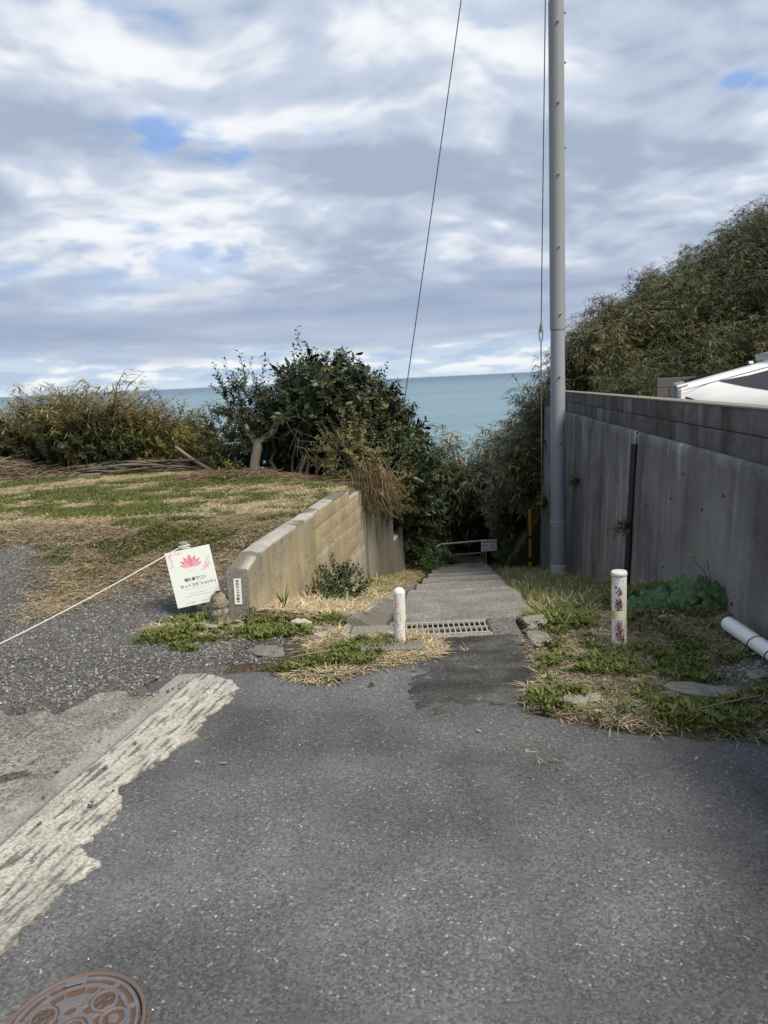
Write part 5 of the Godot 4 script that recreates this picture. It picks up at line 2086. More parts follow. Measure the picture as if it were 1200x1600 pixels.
func build_car() -> void:
	var car := thing("parked_car", "white sloping-tailed hatchback parked behind the dark block-topped wall", "car", w3(3.80, 0.28, 9.42), -0.35)
	var white := Color(0.78, 0.79, 0.80)
	var b := MB.new()
	var pts := PackedVector3Array()
	var cols := PackedColorArray()
	var xs := axis([0.0, 0.1, 4.5])
	var ny := 12
	var nu := ny * 2 + 5
	for x in xs:
		var top := car_top(x)
		var ring := []
		for k in ny:
			var y := lerpf(0.2, top - 0.05, k / (ny - 1.0))
			ring.append(Vector2(hw(y), y))
		ring.append(Vector2(hw(top) - 0.05, top - 0.012))
		ring.append(Vector2(hw(top) * 0.6, top + 0.008))
		var nose := 1.0 - 0.28 * smoothstep(3.7, 4.5, x) - 0.05 * smoothstep(0.3, 0.0, x)
		for k in ring.size():
			pts.append(Vector3(x, ring[k].y, ring[k].x * nose))
			cols.append(white)
		pts.append(Vector3(x, top + 0.014, 0))
		cols.append(white)
		for k in range(ring.size() - 1, -1, -1):
			pts.append(Vector3(x, ring[k].y, -ring[k].x * nose))
			cols.append(white)
	b.sheet(pts, nu, cols, PackedVector2Array(), true)
	var c0 := MB.new()
	for f in [0, xs.size() - 1]:  # tail and nose
		for s in nu - 1:
			var p := pts[f * nu + s]
			var q := pts[f * nu + s + 1]
			var m := Vector3(p.x + (-0.03 if f == 0 else 0.03), 0.6, 0)
			if f == 0:
				b.tri(p, q, m, white)
			else:
				b.tri(q, p, m, white)
	obj("body", b.mesh(), mats["car_paint"], car)
	var glass := [[0.40, 1.125], [0.72, 1.175], [1.05, 1.255], [1.55, 1.36], [2.1, 1.395], [2.55, 1.355], [2.95, 1.19], [3.22, 1.02], [2.2, 0.985], [1.15, 0.985], [0.92, 1.0], [0.66, 1.055]]
	for s in [false, true]:
		obj("side_window", side_panel(glass, 0.006, Color.WHITE, s).mesh(), mats["dark_glass"], car)
		var trim := [[1.78, 0.985], [1.88, 0.985], [1.83, 1.385], [1.74, 1.385]]
		obj("window_pillar", side_panel(trim, 0.010, g(0.02), s).mesh(), mats["rubber"], car)
	# hatch glass over the tail and the roof spoiler above it
	b = MB.new()
	for k in 6:
		var x0 := 0.06 + 0.85 * k / 6.0
		var x1 := 0.06 + 0.85 * (k + 1) / 6.0
		var z0 := hw(car_top(x0)) * 0.6
		var z1 := hw(car_top(x1)) * 0.6
		b.quad(Vector3(x0, car_top(x0) + 0.018, z0), Vector3(x1, car_top(x1) + 0.018, z1), Vector3(x1, car_top(x1) + 0.018, -z1), Vector3(x0, car_top(x0) + 0.018, -z0), Color.WHITE)
	obj("rear_window", b.mesh(), mats["dark_glass"], car)
	b = MB.new()
	var sp := PackedVector3Array()
	var sc := PackedColorArray()
	for k in 9:
		var x := 0.96 + 0.09 * k
		var t := car_top(x)
		var up := 0.062 * smoothstep(1.0, 0.35, k / 8.0) + 0.016
		for e in [[0.02, -0.03], [0.02, up - 0.012], [-0.01, up], [-0.3, up + 0.008], [-1.2, up + 0.008], [-1.49, up], [-1.52, up - 0.012], [-1.52, -0.03]]:
			sp.append(Vector3(x - (0.0 if k else 0.02 * float(e[1] > 0.0)), t + e[1], hw(t) * (1.0 + (e[0] - 0.02) * 1.3)))
			sc.append(white)
	b.sheet(sp, 8, sc, PackedVector2Array(), true)
	for k in 7:
		b.tri(sp[k], sp[k + 1], Vector3(0.99, car_top(0.96) - 0.03, 0), white)
	obj("roof_spoiler", b.mesh(), mats["car_paint"], car)
	b = MB.new()
	b.box(Vector3(0.76, 1.315, 0.50), Vector3(0.05, 0.03, 0.02), white, Basis(), 0.006)
	obj("washer_nozzle", b.mesh(), mats["car_paint"], car)
	# gutter line and tail lip
	b = MB.new()
	var gp := []
	for k in 12:
		var x := 0.02 + 0.09 * k
		gp.append(Vector3(x, car_top(x) - 0.062, hw(car_top(x) - 0.062) + 0.002))
	b.tube(gp, [0.004], 5, [g(0.12)], false)
	obj("hatch_seam", b.mesh(), mats["rubber"], car)
	b = MB.new()
	b.box(Vector3(0.02, 1.085, 0), Vector3(0.14, 0.035, 1.52), white, Basis(Vector3(0, 0, 1), 0.2), 0.012)
	obj("tail_lip", b.mesh(), mats["car_paint"], car)
	b = MB.new()
	b.quad(Vector3(-0.034, 0.78, -0.60), Vector3(-0.034, 0.78, 0.60), Vector3(-0.012, 1.05, 0.66), Vector3(-0.012, 1.05, -0.66), Color.WHITE)
	obj("lower_rear_window", b.mesh(), mats["dark_glass"], car)
	for s in [false, true]:
		obj("tail_lamp", side_panel([[0.03, 0.80], [0.20, 0.82], [0.23, 0.86], [0.14, 0.93], [0.05, 0.965]], 0.008, Color.WHITE, s).mesh(), mats["lamp_red"], car)
		b = MB.new()
		var z := -0.80 if s else 0.80
		b.box(Vector3(-0.015, 0.93, z * 0.94), Vector3(0.05, 0.24, 0.10), Color(0.30, 0.33, 0.38), Basis(), 0.012)
		obj("tail_lamp_lens", b.mesh(), mats["plastic"], car)
	for e in [[0.85, 1], [0.85, -1], [3.6, 1], [3.6, -1]]:
		b = MB.new()
		b.lathe([Vector2(0.0, -0.11), Vector2(0.28, -0.11), Vector2(0.32, -0.08), Vector2(0.32, 0.08), Vector2(0.28, 0.11), Vector2(0.20, 0.10), Vector2(0.0, 0.08)], 28, [g(0.02)])
		var o := obj("wheel", b.mesh(), mats["rubber"], car)
		o.position = Vector3(e[0], 0.31, e[1] * 0.78)
		o.rotation.x = PI / 2 * e[1]
	for s in [1, -1]:
		b = MB.new()
		b.box(Vector3(3.0, 1.02, s * 0.97), Vector3(0.14, 0.12, 0.18), white, Basis(), 0.03)
		obj("mirror", b.mesh(), mats["car_paint"], car)
		b = MB.new()
		b.box(Vector3(1.75, 0.9, s * 0.885), Vector3(0.2, 0.03, 0.02), white, Basis(), 0.008)
		obj("door_handle", b.mesh(), mats["car_paint"], car)


# ------------------------------------------------------------------ bollards, sign, rope
func build_bollards() -> void:
	var left := thing("bollard", "short white dome-topped bollard with worn orange lettering beside the grating", "bollard", w3(0.07, surface(0.07, 4.66), 4.66))
	left.rotation.z = -0.01
	var b := MB.new()
	var prof := [Vector2(0.0395, -0.05)]
	for k in 14:
		prof.append(Vector2(0.0395 + 0.0008 * sin(k * 2.1), 0.025 * k))
	for k in 7:
		var a := k / 6.0 * PI / 2
		prof.append(Vector2(0.040 * cos(a) if k < 6 else 0.0, 0.345 + 0.036 * sin(a)))
	b.lathe(prof, 28, [Color.WHITE], 1.0)
	for k in b.t.size():
		b.t[k] = Vector2(b.t[k].x, clampf(1.0 - b.v[k].y / 0.39, 0.0, 1.0))
	obj("post", b.mesh(), image_mat("white_paint_lettered", draw_post(false), 0.45), left)
	b = MB.new()
	b.box(Vector3(0.0, 0.365, -0.0), Vector3(0.02, 0.03, 0.02), Color(0.75, 0.73, 0.66), Basis(), 0.004)
	obj("knob", b.mesh(), mats["paint"], left)
	b = MB.new()
	b.lathe([Vector2(0.043, -0.02), Vector2(0.046, 0.012), Vector2(0.041, 0.018)], 24, [Color(0.22, 0.15, 0.10)])
	obj("rusty_foot", b.mesh(), mats["iron"], left)
	var foot := thing("kerb_block", "low grey concrete kerb block in the straw in front of the left bollard", "kerb", w3(0.0, surface(0.0, 4.50), 4.50), 0.05)
	b = MB.new()
	b.box(Vector3(0, -0.01, 0), Vector3(0.42, 0.09, 0.10), Color(0.25, 0.245, 0.22), Basis(), 0.015)
	obj("block", b.mesh(), mats["stone"], foot)

	var right := thing("bollard", "white flat-capped bollard with rust patches standing in the weedy bank", "bollard", w3(1.44, surface(1.44, 4.4) - 0.01, 4.4))
	right.rotation.z = 0.012
	b = MB.new()
	prof = [Vector2(0.0455, -0.06)]
	for k in 20:
		prof.append(Vector2(0.0455, 0.0245 * k))
	b.lathe(prof, 28, [Color.WHITE], 1.0)
	for k in b.t.size():
		b.t[k] = Vector2(b.t[k].x, clampf(1.0 - b.v[k].y / 0.5, 0.0, 1.0))
	obj("post", b.mesh(), image_mat("white_paint_rusted", draw_post(true), 0.45), right)
	b = MB.new()
	b.lathe([Vector2(0.046, 0.468), Vector2(0.0495, 0.470), Vector2(0.0495, 0.484), Vector2(0.044, 0.494), Vector2(0.0, 0.498)], 28, [Color(0.80, 0.80, 0.78)])
	obj("cap", b.mesh(), mats["paint"], right)
	b = MB.new()
	b.tube([Vector3(-0.030, 0.40, 0.034), Vector3(-0.031, 0.40, 0.0362)], [0.0065], 10, [Color(0.01, 0.01, 0.01)])
	obj("bolt_hole", b.mesh(), mats["rubber"], right)
	b = MB.new()
	b.tube([Vector3(0.0, 0.474, 0.048), Vector3(0.0, 0.474, 0.0515)], [0.004], 8, [Color(0.2, 0.2, 0.2)])
	obj("screw", b.mesh(), mats["iron"], right)


func build_sign_and_rope() -> void:
	var board := thing("sign_board", "tilted white sign board with pink lotus emblem and black Japanese lettering", "sign", w3(-1.515, 0.152, 5.6))
	board.rotation = Vector3(-0.07, 0.06, 0.155)
	var b := MB.new()
	b.box(Vector3.ZERO, Vector3(0.352, 0.446, 0.006), Color(0.72, 0.74, 0.74))
	obj("panel", b.mesh(), mats["plastic"], board)
	b = MB.new()
	b.quad(Vector3(-0.1755, -0.2225, 0.005), Vector3(0.1755, -0.2225, 0.005), Vector3(0.1755, 0.2225, 0.005), Vector3(-0.1755, 0.2225, 0.005), Color.WHITE)
	obj("print", b.mesh(), image_mat("lotus_print", draw_board(), 0.4), board)
	b = MB.new()
	b.box(Vector3(0.02, -0.30, -0.02), Vector3(0.03, 0.3, 0.02), Color(0.25, 0.22, 0.17))
	obj("stake", b.mesh(), mats["bark"], board)
	var post := thing("rope_post", "grey wooden stake with rope tied round its top behind the lotus sign", "post", w3(-1.60, 0, 5.75))
	post.rotation.z = 0.02
	b = MB.new()
	b.lathe([Vector2(0.034, -0.4), Vector2(0.037, 0.30), Vector2(0.036, 0.385), Vector2(0.03, 0.40), Vector2(0.0, 0.402)], 18, [Color(0.30, 0.29, 0.28), Color(0.28, 0.27, 0.26), Color(0.33, 0.32, 0.31)])
	obj("stake", b.mesh(), mats["bark"], post)
	var white := Color(0.62, 0.62, 0.58)
	b = MB.new()
	for q in 2:
		var ring := []
		for k in 25:
			var a := TAU * k / 24.0
			ring.append(Vector3(0.041 * cos(a), 0.352 + 0.016 * q + 0.006 * sin(a + q), 0.041 * sin(a)))
		b.tube(ring, [0.006], 6, [white], false)
	obj("rope_knot", b.mesh(), mats["cloth"], post)
	b = MB.new()
	var from := w3(-1.64, 0.358, 5.74)
	var to := w3(-3.0, 0.02, 3.05)
	var pts := []
	for k in 41:
		var f := k / 40.0
		pts.append(from.lerp(to, f) + Vector3(0, -0.05 * sin(f * PI), 0))
	b.tube(pts, [0.005], 6, [Color(0.5, 0.5, 0.47)])
	tag(obj("rope", b.mesh(), mats["cloth"]), "thin white rope stretched from the stake across the gravel lot", "rope")
	b = MB.new()
	b.lathe([Vector2(0.03, -0.5), Vector2(0.035, 0.08), Vector2(0.03, 0.10), Vector2(0.0, 0.10)], 14, [Color(0.29, 0.28, 0.27)])
	var o := obj("rope_peg", b.mesh(), mats["bark"])
	o.position = w3(-3.0, -0.05, 3.05)
	tag(o, "short wooden peg holding the near end of the white rope", "post")


func build_path_end() -> void:
	var rail := thing("handrail", "pale metal handrail across the dark end of the stepped path", "railing")
	var pale := Color(0.48, 0.48, 0.46)
	var y0 := road(18.6)
	var p := [w3(0.45, -2.95, 17.4), w3(1.42, -2.67, 18.6), w3(2.62, -2.62, 18.6)]
	var b := MB.new()
	b.tube([p[0], p[1].lerp(p[0], 0.03), p[1].lerp(p[2], 0.03), p[2]], [0.026], 10, [pale])
	obj("top_rail", b.mesh(), mats["galvanised"], rail)
	b = MB.new()
	b.tube([w3(0.5, -3.28, 17.5), w3(1.42, -2.97, 18.6), w3(2.6, -2.94, 18.6)], [0.017], 8, [pale * 0.7])
	obj("middle_rail", b.mesh(), mats["galvanised"], rail)
	for e in [[0.47, 17.42, -2.95], [1.42, 18.6, -2.67], [2.6, 18.6, -2.62]]:
		b = MB.new()
		b.tube([w3(e[0], e[2], e[1]), w3(e[0], road(e[1]) - 0.3, e[1])], [0.022], 10, [Color(0.30, 0.29, 0.27)])
		obj("post", b.mesh(), mats["galvanised"], rail)
	var sign := thing("notice_board", "small white notice board with red and navy lettering on a stake by the handrail", "sign", w3(2.44, -2.37, 16.95), 0.12)
	b = MB.new()
	b.box(Vector3(0, 0, -0.008), Vector3(0.375, 0.27, 0.012), Color(0.55, 0.57, 0.6), Basis(Vector3(0, 0, 1), -0.02))
	obj("panel", b.mesh(), mats["plastic"], sign)
	b = MB.new()
	b.quad(Vector3(-0.186, -0.131, 0.001), Vector3(0.186, -0.139, 0.001), Vector3(0.186, 0.131, 0.001), Vector3(-0.186, 0.139, 0.001), Color.WHITE)
	obj("print", b.mesh(), image_mat("notice_print", draw_notice(), 0.5), sign)
	b = MB.new()
	b.tube([Vector3(-0.15, 0.12, -0.03), Vector3(-0.11, -0.85, -0.03)], [0.02], 8, [Color(0.24, 0.21, 0.17)])
	obj("stake", b.mesh(), mats["bark"], sign)
	b = MB.new()
	b.box(Vector3(-0.185, -0.19, -0.02), Vector3(0.05, 0.09, 0.02), Color(0.35, 0.03, 0.04), Basis(), 0.006)
	obj("red_tag", b.mesh(), mats["plastic"], sign)
	# heap of cut brush behind the rail
	b = MB.new()
	for k in 520:
		var x := rr(0.2, 2.3)
		var d := rr(17.9, 20.4) if x < 1.2 else rr(18.9, 20.4)
		var y := road(d) + 0.05 + rr(0.0, 0.42) * (1.0 - absf(x - 1.0) / 2.0)
		var o := Vector3(rr(-0.4, 0.4), rr(-0.12, 0.12), rr(-0.25, 0.25))
		b.tube([w3(x, y, d) - o, w3(x, y + 0.03, d), w3(x, y, d) + o], [0.009, 0.008, 0.005], 4, [tint(0.8, 1.3) * Color(0.30, 0.22, 0.14)], false)
	tag(obj("brush_heap", b.mesh(), mats["bark"]), "heap of cut brown canes behind the handrail", "brushwood")


# ------------------------------------------------------------------ manhole
func build_manhole() -> void:
	var root := thing("manhole_cover", "round rust-brown and grey patterned iron manhole cover in the asphalt", "manhole cover", w3(-0.885, -0.03 * 1.67 + 0.004, 1.67), 0.0)
	root.rotation.x = 0.03
	var r := 0.172
	var b := MB.new()
	b.lathe([Vector2(0.190, -0.01), Vector2(0.189, 0.003), Vector2(0.187, 0.006), Vector2(0.179, 0.006), Vector2(0.176, 0.0), Vector2(0.176, -0.02)], 96, [Color(0.11, 0.075, 0.06), Color(0.14, 0.10, 0.085), Color(0.17, 0.125, 0.115)])
	obj("frame", b.mesh(), mats["iron"], root)
	var n := 150
	var pts := PackedVector3Array()
	var cols := PackedColorArray()
	var raised := Color(0.165, 0.16, 0.185)
	var low := Color(0.135, 0.082, 0.055)
	for j in n:
		for k in n:
			var u := (k / (n - 1.0) * 2.0 - 1.0) * 1.0
			var v := (j / (n - 1.0) * 2.0 - 1.0) * 1.0
			# square to disc
			var x := u * sqrt(1.0 - v * v / 2.0)
			var y := v * sqrt(1.0 - u * u / 2.0)
			var q := sqrt(x * x + y * y)
			var h := lid_height(x, y)
			pts.append(Vector3(x * r, 0.001 + 0.0045 * h, -y * r))
			var c := low.lerp(raised, smoothstep(0.25, 0.85, h))
			c = c * (1.0 + 0.25 * n1.get_noise_2d(x * 300.0, y * 300.0))
			if h > 0.2 and h < 0.75:
				c = c * 0.55
			if q > 0.985:
				c = c * 0.5
			cols.append(c)
	b = MB.new()
	b.sheet(pts, n, cols)
	obj("lid", b.mesh(), mats["iron"], root)
	b = MB.new()
	var a0 := 1.87
	b.box(Vector3(cos(a0) * r * 0.93, 0.0068, -sin(a0) * r * 0.93), Vector3(0.060, 0.004, 0.022), raised * 1.05, Basis(Vector3.UP, a0 - PI / 2), 0.0015)
	obj("lifting_tab", b.mesh(), mats["iron"], root)


func ringed(dist: float, r0: float, r1: float) -> bool:
	return dist > r0 and dist < r1


func lid_height(x: float, y: float) -> float:
	var q := sqrt(x * x + y * y)
	var a := atan2(y, x)
	if q > 0.93:
		return 1.0
	if q > 0.86:  # channel with short bridges
		return 1.0 if fposmod(a + 0.2, TAU / 10.0) < 0.09 else 0.0
	if q > 0.80:
		return 1.0
	var slot := Vector2(x, y).rotated(-1.87 + PI / 2)  # pocket for the lifting hook
	if absf(slot.x) < 0.17 and slot.y > 0.62 - 0.05 * cos(slot.x * 12.0):
		return 0.0 if absf(slot.x) < 0.14 and slot.y > 0.65 else 1.0
	# six large medallions round the rim, every other one with a leafy motif
	for k in 6:
		var m := 0.30 + k * TAU / 6.0
		if k == 1 :
			m = 1.02
		elif k == 2:
			m = 2.72
		var c := Vector2(cos(m), sin(m)) * 0.60
		var d := Vector2(x, y).distance_to(c)
		if d < 0.165:
			if k == 0 or k == 3:
				return 1.0 if d < 0.085 else 0.0
			return 0.72 if n1.get_noise_2d(x * 900.0, y * 900.0) > 0.02 and d < 0.14 else 0.05
		if d < 0.215:
			return 1.0
		if d < 0.235:
			return 0.1
	if q > 0.66:
		return 0.0 if q < 0.78 and fposmod(a - 0.30, TAU / 12.0) > 0.06 else 1.0
	for k in 8:  # small ovals
		var m := 0.45 + k * TAU / 8.0
		var c := Vector2(cos(m), sin(m)) * 0.37
		var w := (Vector2(x, y) - c).rotated(-m)
		if pow(w.x / 0.065, 2.0) + pow(w.y / 0.085, 2.0) < 1.0:
			return 0.0
	if ringed(q, 0.205, 0.235):
		return 0.0
	if q < 0.205:  # emblem in the middle
		var e := pow(x / 0.15, 2.0) + pow(y / 0.15, 2.0)
		if e < 1.0 and (absf(y) < 0.03 and absf(x) < 0.11 or e > 0.72):
			return 0.0
	for k in 8:
		var m := 0.45 + (k + 0.5) * TAU / 8.0
		if Vector2(x, y).distance_to(Vector2(cos(m), sin(m)) * 0.44) < 0.022:
			return 0.0
	return 1.0


# ------------------------------------------------------------------ small plants and things lying about
func build_small_plants() -> void:
	# broad-leaved plant against the right wall
	var but := thing("leopard_plant", "broad-leaved dark green plant with yellow flowers against the right wall", "plant")
	var tones := [Color(0.045, 0.095, 0.035), Color(0.055, 0.11, 0.045), Color(0.035, 0.075, 0.03)]
	var places := [[1.90, 5.02, 0.07, -0.6, 0.060], [1.97, 4.96, 0.05, -0.3, 0.065], [1.99, 5.06, 0.12, 0.2, 0.062], [2.05, 4.98, 0.10, -0.2, 0.070], [2.08, 5.10, 0.14, 0.5, 0.060], [2.13, 5.02, 0.12, 0.1, 0.066], [2.03, 4.90, 0.03, -0.5, 0.055], [2.12, 4.86, 0.05, 0.2, 0.070], [2.19, 4.82, 0.12, -0.7, 0.090], [2.17, 4.76, 0.04, 0.5, 0.068], [2.27, 4.80, 0.16, 0.5, 0.085], [2.22, 4.92, 0.19, -1.1, 0.070], [2.33, 4.72, 0.15, 0.8, 0.092], [2.28, 4.67, 0.05, 0.2, 0.072], [2.31, 4.90, 0.19, 0.4, 0.06]]
	for e in places:
		var b := MB.new()
		var x0: float = e[0] - 0.14
		var base := w3(x0 - 0.02 * e[3], surface(x0, e[1]), e[1] + 0.03)
		var top := w3(x0 + 0.05 * e[3], surface(x0, e[1]) + e[2] * 0.72, e[1])
		b.tube([base, base.lerp(top, 0.6) + Vector3(0.01, 0.02, 0), top], [0.005, 0.004, 0.004], 5, [Color(0.12, 0.09, 0.05)], false)
		var c: Color = tones[rng.randi() % 3] * rr(0.9, 1.25)
		var r: float = e[4]
		var nn := Vector3(0.7 * e[3] + rr(-0.3, 0.1), rr(0.55, 1.0), rr(0.7, 1.2)).normalized()
		var t1 := nn.cross(Vector3(0, 0, -1)).normalized()
		var t2 := nn.cross(t1)
		var seg := 18
		var ring1 := []
		var ring2 := []
		for k in seg + 1:
			var a := TAU * k / seg + PI / 2
			var notch := 1.0 - 0.45 * exp(-pow(wrapf(a - PI / 2 - PI, -PI, PI) / 0.25, 2.0))
			var rad := r * (1.0 + 0.05 * sin(a * 7.0)) * notch
			var wave := 0.10 * r * sin(a * 4.0 + e[3] * 5.0)
			ring1.append(top + (t1 * cos(a) + t2 * sin(a)) * rad * 0.55 + nn * (0.10 * r + wave * 0.3))
			ring2.append(top + (t1 * cos(a) + t2 * sin(a)) * rad + nn * (wave - 0.02 * r))
		for k in seg:
			var cc := c * (1.35 if k % 3 == 0 else 0.9)
			b.tri(top, ring1[k + 1], ring1[k], cc * 1.1)
			b.quad(ring1[k], ring1[k + 1], ring2[k + 1], ring2[k], cc)
		obj("leaf", b.mesh(), mats["glossy_leaf"], but)
	for e in [[2.12, 4.85, 0.36, -0.06], [2.14, 4.82, 0.34, 0.02]]:
		var b := MB.new()
		var y0 := surface(2.1, 4.8)
		var p := [w3(e[0] + 0.06, y0, e[1]), w3(e[0] + 0.05, y0 + e[2] * 0.6, e[1]), w3(e[0] + e[3], y0 + e[2], e[1])]
		b.tube(p, [0.004, 0.003, 0.002], 5, [Color(0.14, 0.10, 0.06)], false)
		obj("flower_stalk", b.mesh(), mats["bark"], but)
		b = MB.new()
		for k in 9:
			var a := TAU * k / 9.0
			oval_leaf(b, p[2], Vector3(cos(a), sin(a), 0.4).normalized(), Vector3(-sin(a), cos(a), 0), 0.013, 0.006, Color(0.55, 0.42, 0.02))
		obj("flower", b.mesh(), mats["leaf"], but)
	# ferns and weeds rooted in the face of the right wall
	var ferns := [[10.6, 0.03, 0.20, "green fern growing out of the dark wall's upper face", 0.0], [7.42, 0.0, 0.20, "half withered weed growing in the wall's black joint", 0.6], [14.4, -0.95, 0.36, "yellow green bush growing out of the wall's far end behind the pole", 0.1], [15.0, 0.2, 0.24, "dark weed hanging high on the wall's far end", 0.2]]
	for e in ferns:
		var t := thing("wall_weed", e[3], "weed", w3(wr(e[0]) - 0.09 - 0.03 * (0.9 - e[1]), e[1], e[0]))
		var b := MB.new()
		for k in 22:
			var dir := Vector3(rr(-1.0, -0.1), rr(-0.9, 0.7), rr(-0.9, 0.9)).normalized()
			var withered: bool = rng.randf() < e[4]
			var c: Color = Color(0.15, 0.10, 0.07) if withered else [Color(0.055, 0.085, 0.025), Color(0.10, 0.12, 0.03), Color(0.16, 0.15, 0.03)][rng.randi() % 3]
			var lng: float = e[2] * rr(0.5, 1.0)
			var side := dir.cross(Vector3(0.2, 0.5, 0.8)).normalized()
			for q in 7:
				var f := q / 7.0
				var p := dir * lng * f + Vector3(0, -0.3 * lng * f * f, 0)
				for s in [-1.0, 1.0]:
					oval_leaf(b, p, (dir * 0.6 + side * s).normalized(), dir.cross(side), e[2] * 0.22 * (1.1 - 0.6 * f), e[2] * 0.09, c * rr(0.8, 1.2))
		obj("fronds", b.mesh(), mats["leaf"], t)
		b = MB.new()
		b.tube([Vector3(0.12, 0.02, 0), Vector3(0.0, 0, 0), Vector3(-0.04, -0.03, 0.01)], [0.012, 0.01, 0.006], 6, [Color(0.10, 0.08, 0.06)])
		obj("root", b.mesh(), mats["bark"], t)
	# small evergreen at the foot of the left wall
	var sh := thing("shrub", "small round dark green shrub at the foot of the beige wall", "shrub")
	var deep := [Color(0.035, 0.07, 0.03), Color(0.045, 0.085, 0.035), Color(0.06, 0.10, 0.045)]
	var y := ground(-0.5, 7.0)
	var bl := [[w3(-0.50, y + 0.13, 7.0), Vector3(0.17, 0.15, 0.2)], [w3(-0.36, y + 0.10, 6.95), Vector3(0.13, 0.12, 0.15)], [w3(-0.58, y + 0.06, 6.6), Vector3(0.12, 0.09, 0.14)]]
	foliage("foliage", sh, [twig_mesh(0.15, 14, 0.045, deep, 0.0)], mats["glossy_leaf"], blob_points(bl, 150.0, 0.4), 0.7, 1.2, 0.6)
	for k in 3:
		var b := MB.new()
		branch(b, w3(-0.5 + 0.05 * k, y - 0.03, 7.0), w3(-0.55 + 0.12 * k, y + 0.2, 6.95), 0.008, 0.004, 0.02, Color(0.12, 0.09, 0.06), 5)
		obj("stem", b.mesh(), mats["bark"], sh)
	# tall weed by the wall's near end
	var tw := thing("weed", "upright green weed against the beige wall near its near end", "weed")
	var wb := MB.new()
	for k in 12:
		var a := rr(0, TAU)
		wb.blade(w3(-0.84, ground(-0.8, 5.75), 5.72), Vector3(sin(a) * 0.3, 1, cos(a) * 0.3), Vector3(cos(a), 0, -sin(a)), rr(0.12, 0.26), 0.014, 0.5, Color(0.08, 0.12, 0.03), Color(0.11, 0.15, 0.04))
	obj("blades", wb.mesh(), mats["leaf"], tw)
	# low evergreen groundcover at the dark end of the path
	var ends := [[3.0, 16.2, 0.5, "dark green weeds spilling over the path's right edge by the notice"], [0.55, 14.6, 0.45, "bright green weeds beside the kerb under the dark bush"], [1.35, 19.3, 0.35, "green weeds growing under the handrail"]]
	for e in ends:
		var t := thing("weed_clump", e[3], "weed")
		var bb := [[w3(e[0], road(e[1]) + 0.2, e[1]), Vector3(e[2], 0.25, 1.0)], [w3(e[0] + 0.3, road(e[1] + 1.2) + 0.25, e[1] + 1.2), Vector3(e[2], 0.3, 0.8)]]
		foliage("foliage", t, [twig_mesh(0.2, 12, 0.07, [Color(0.05, 0.09, 0.03), Color(0.07, 0.11, 0.035), Color(0.035, 0.065, 0.03)], 0.0)], mats["leaf"], blob_points(bb, 55.0, 0.5), 0.7, 1.2, 0.6)


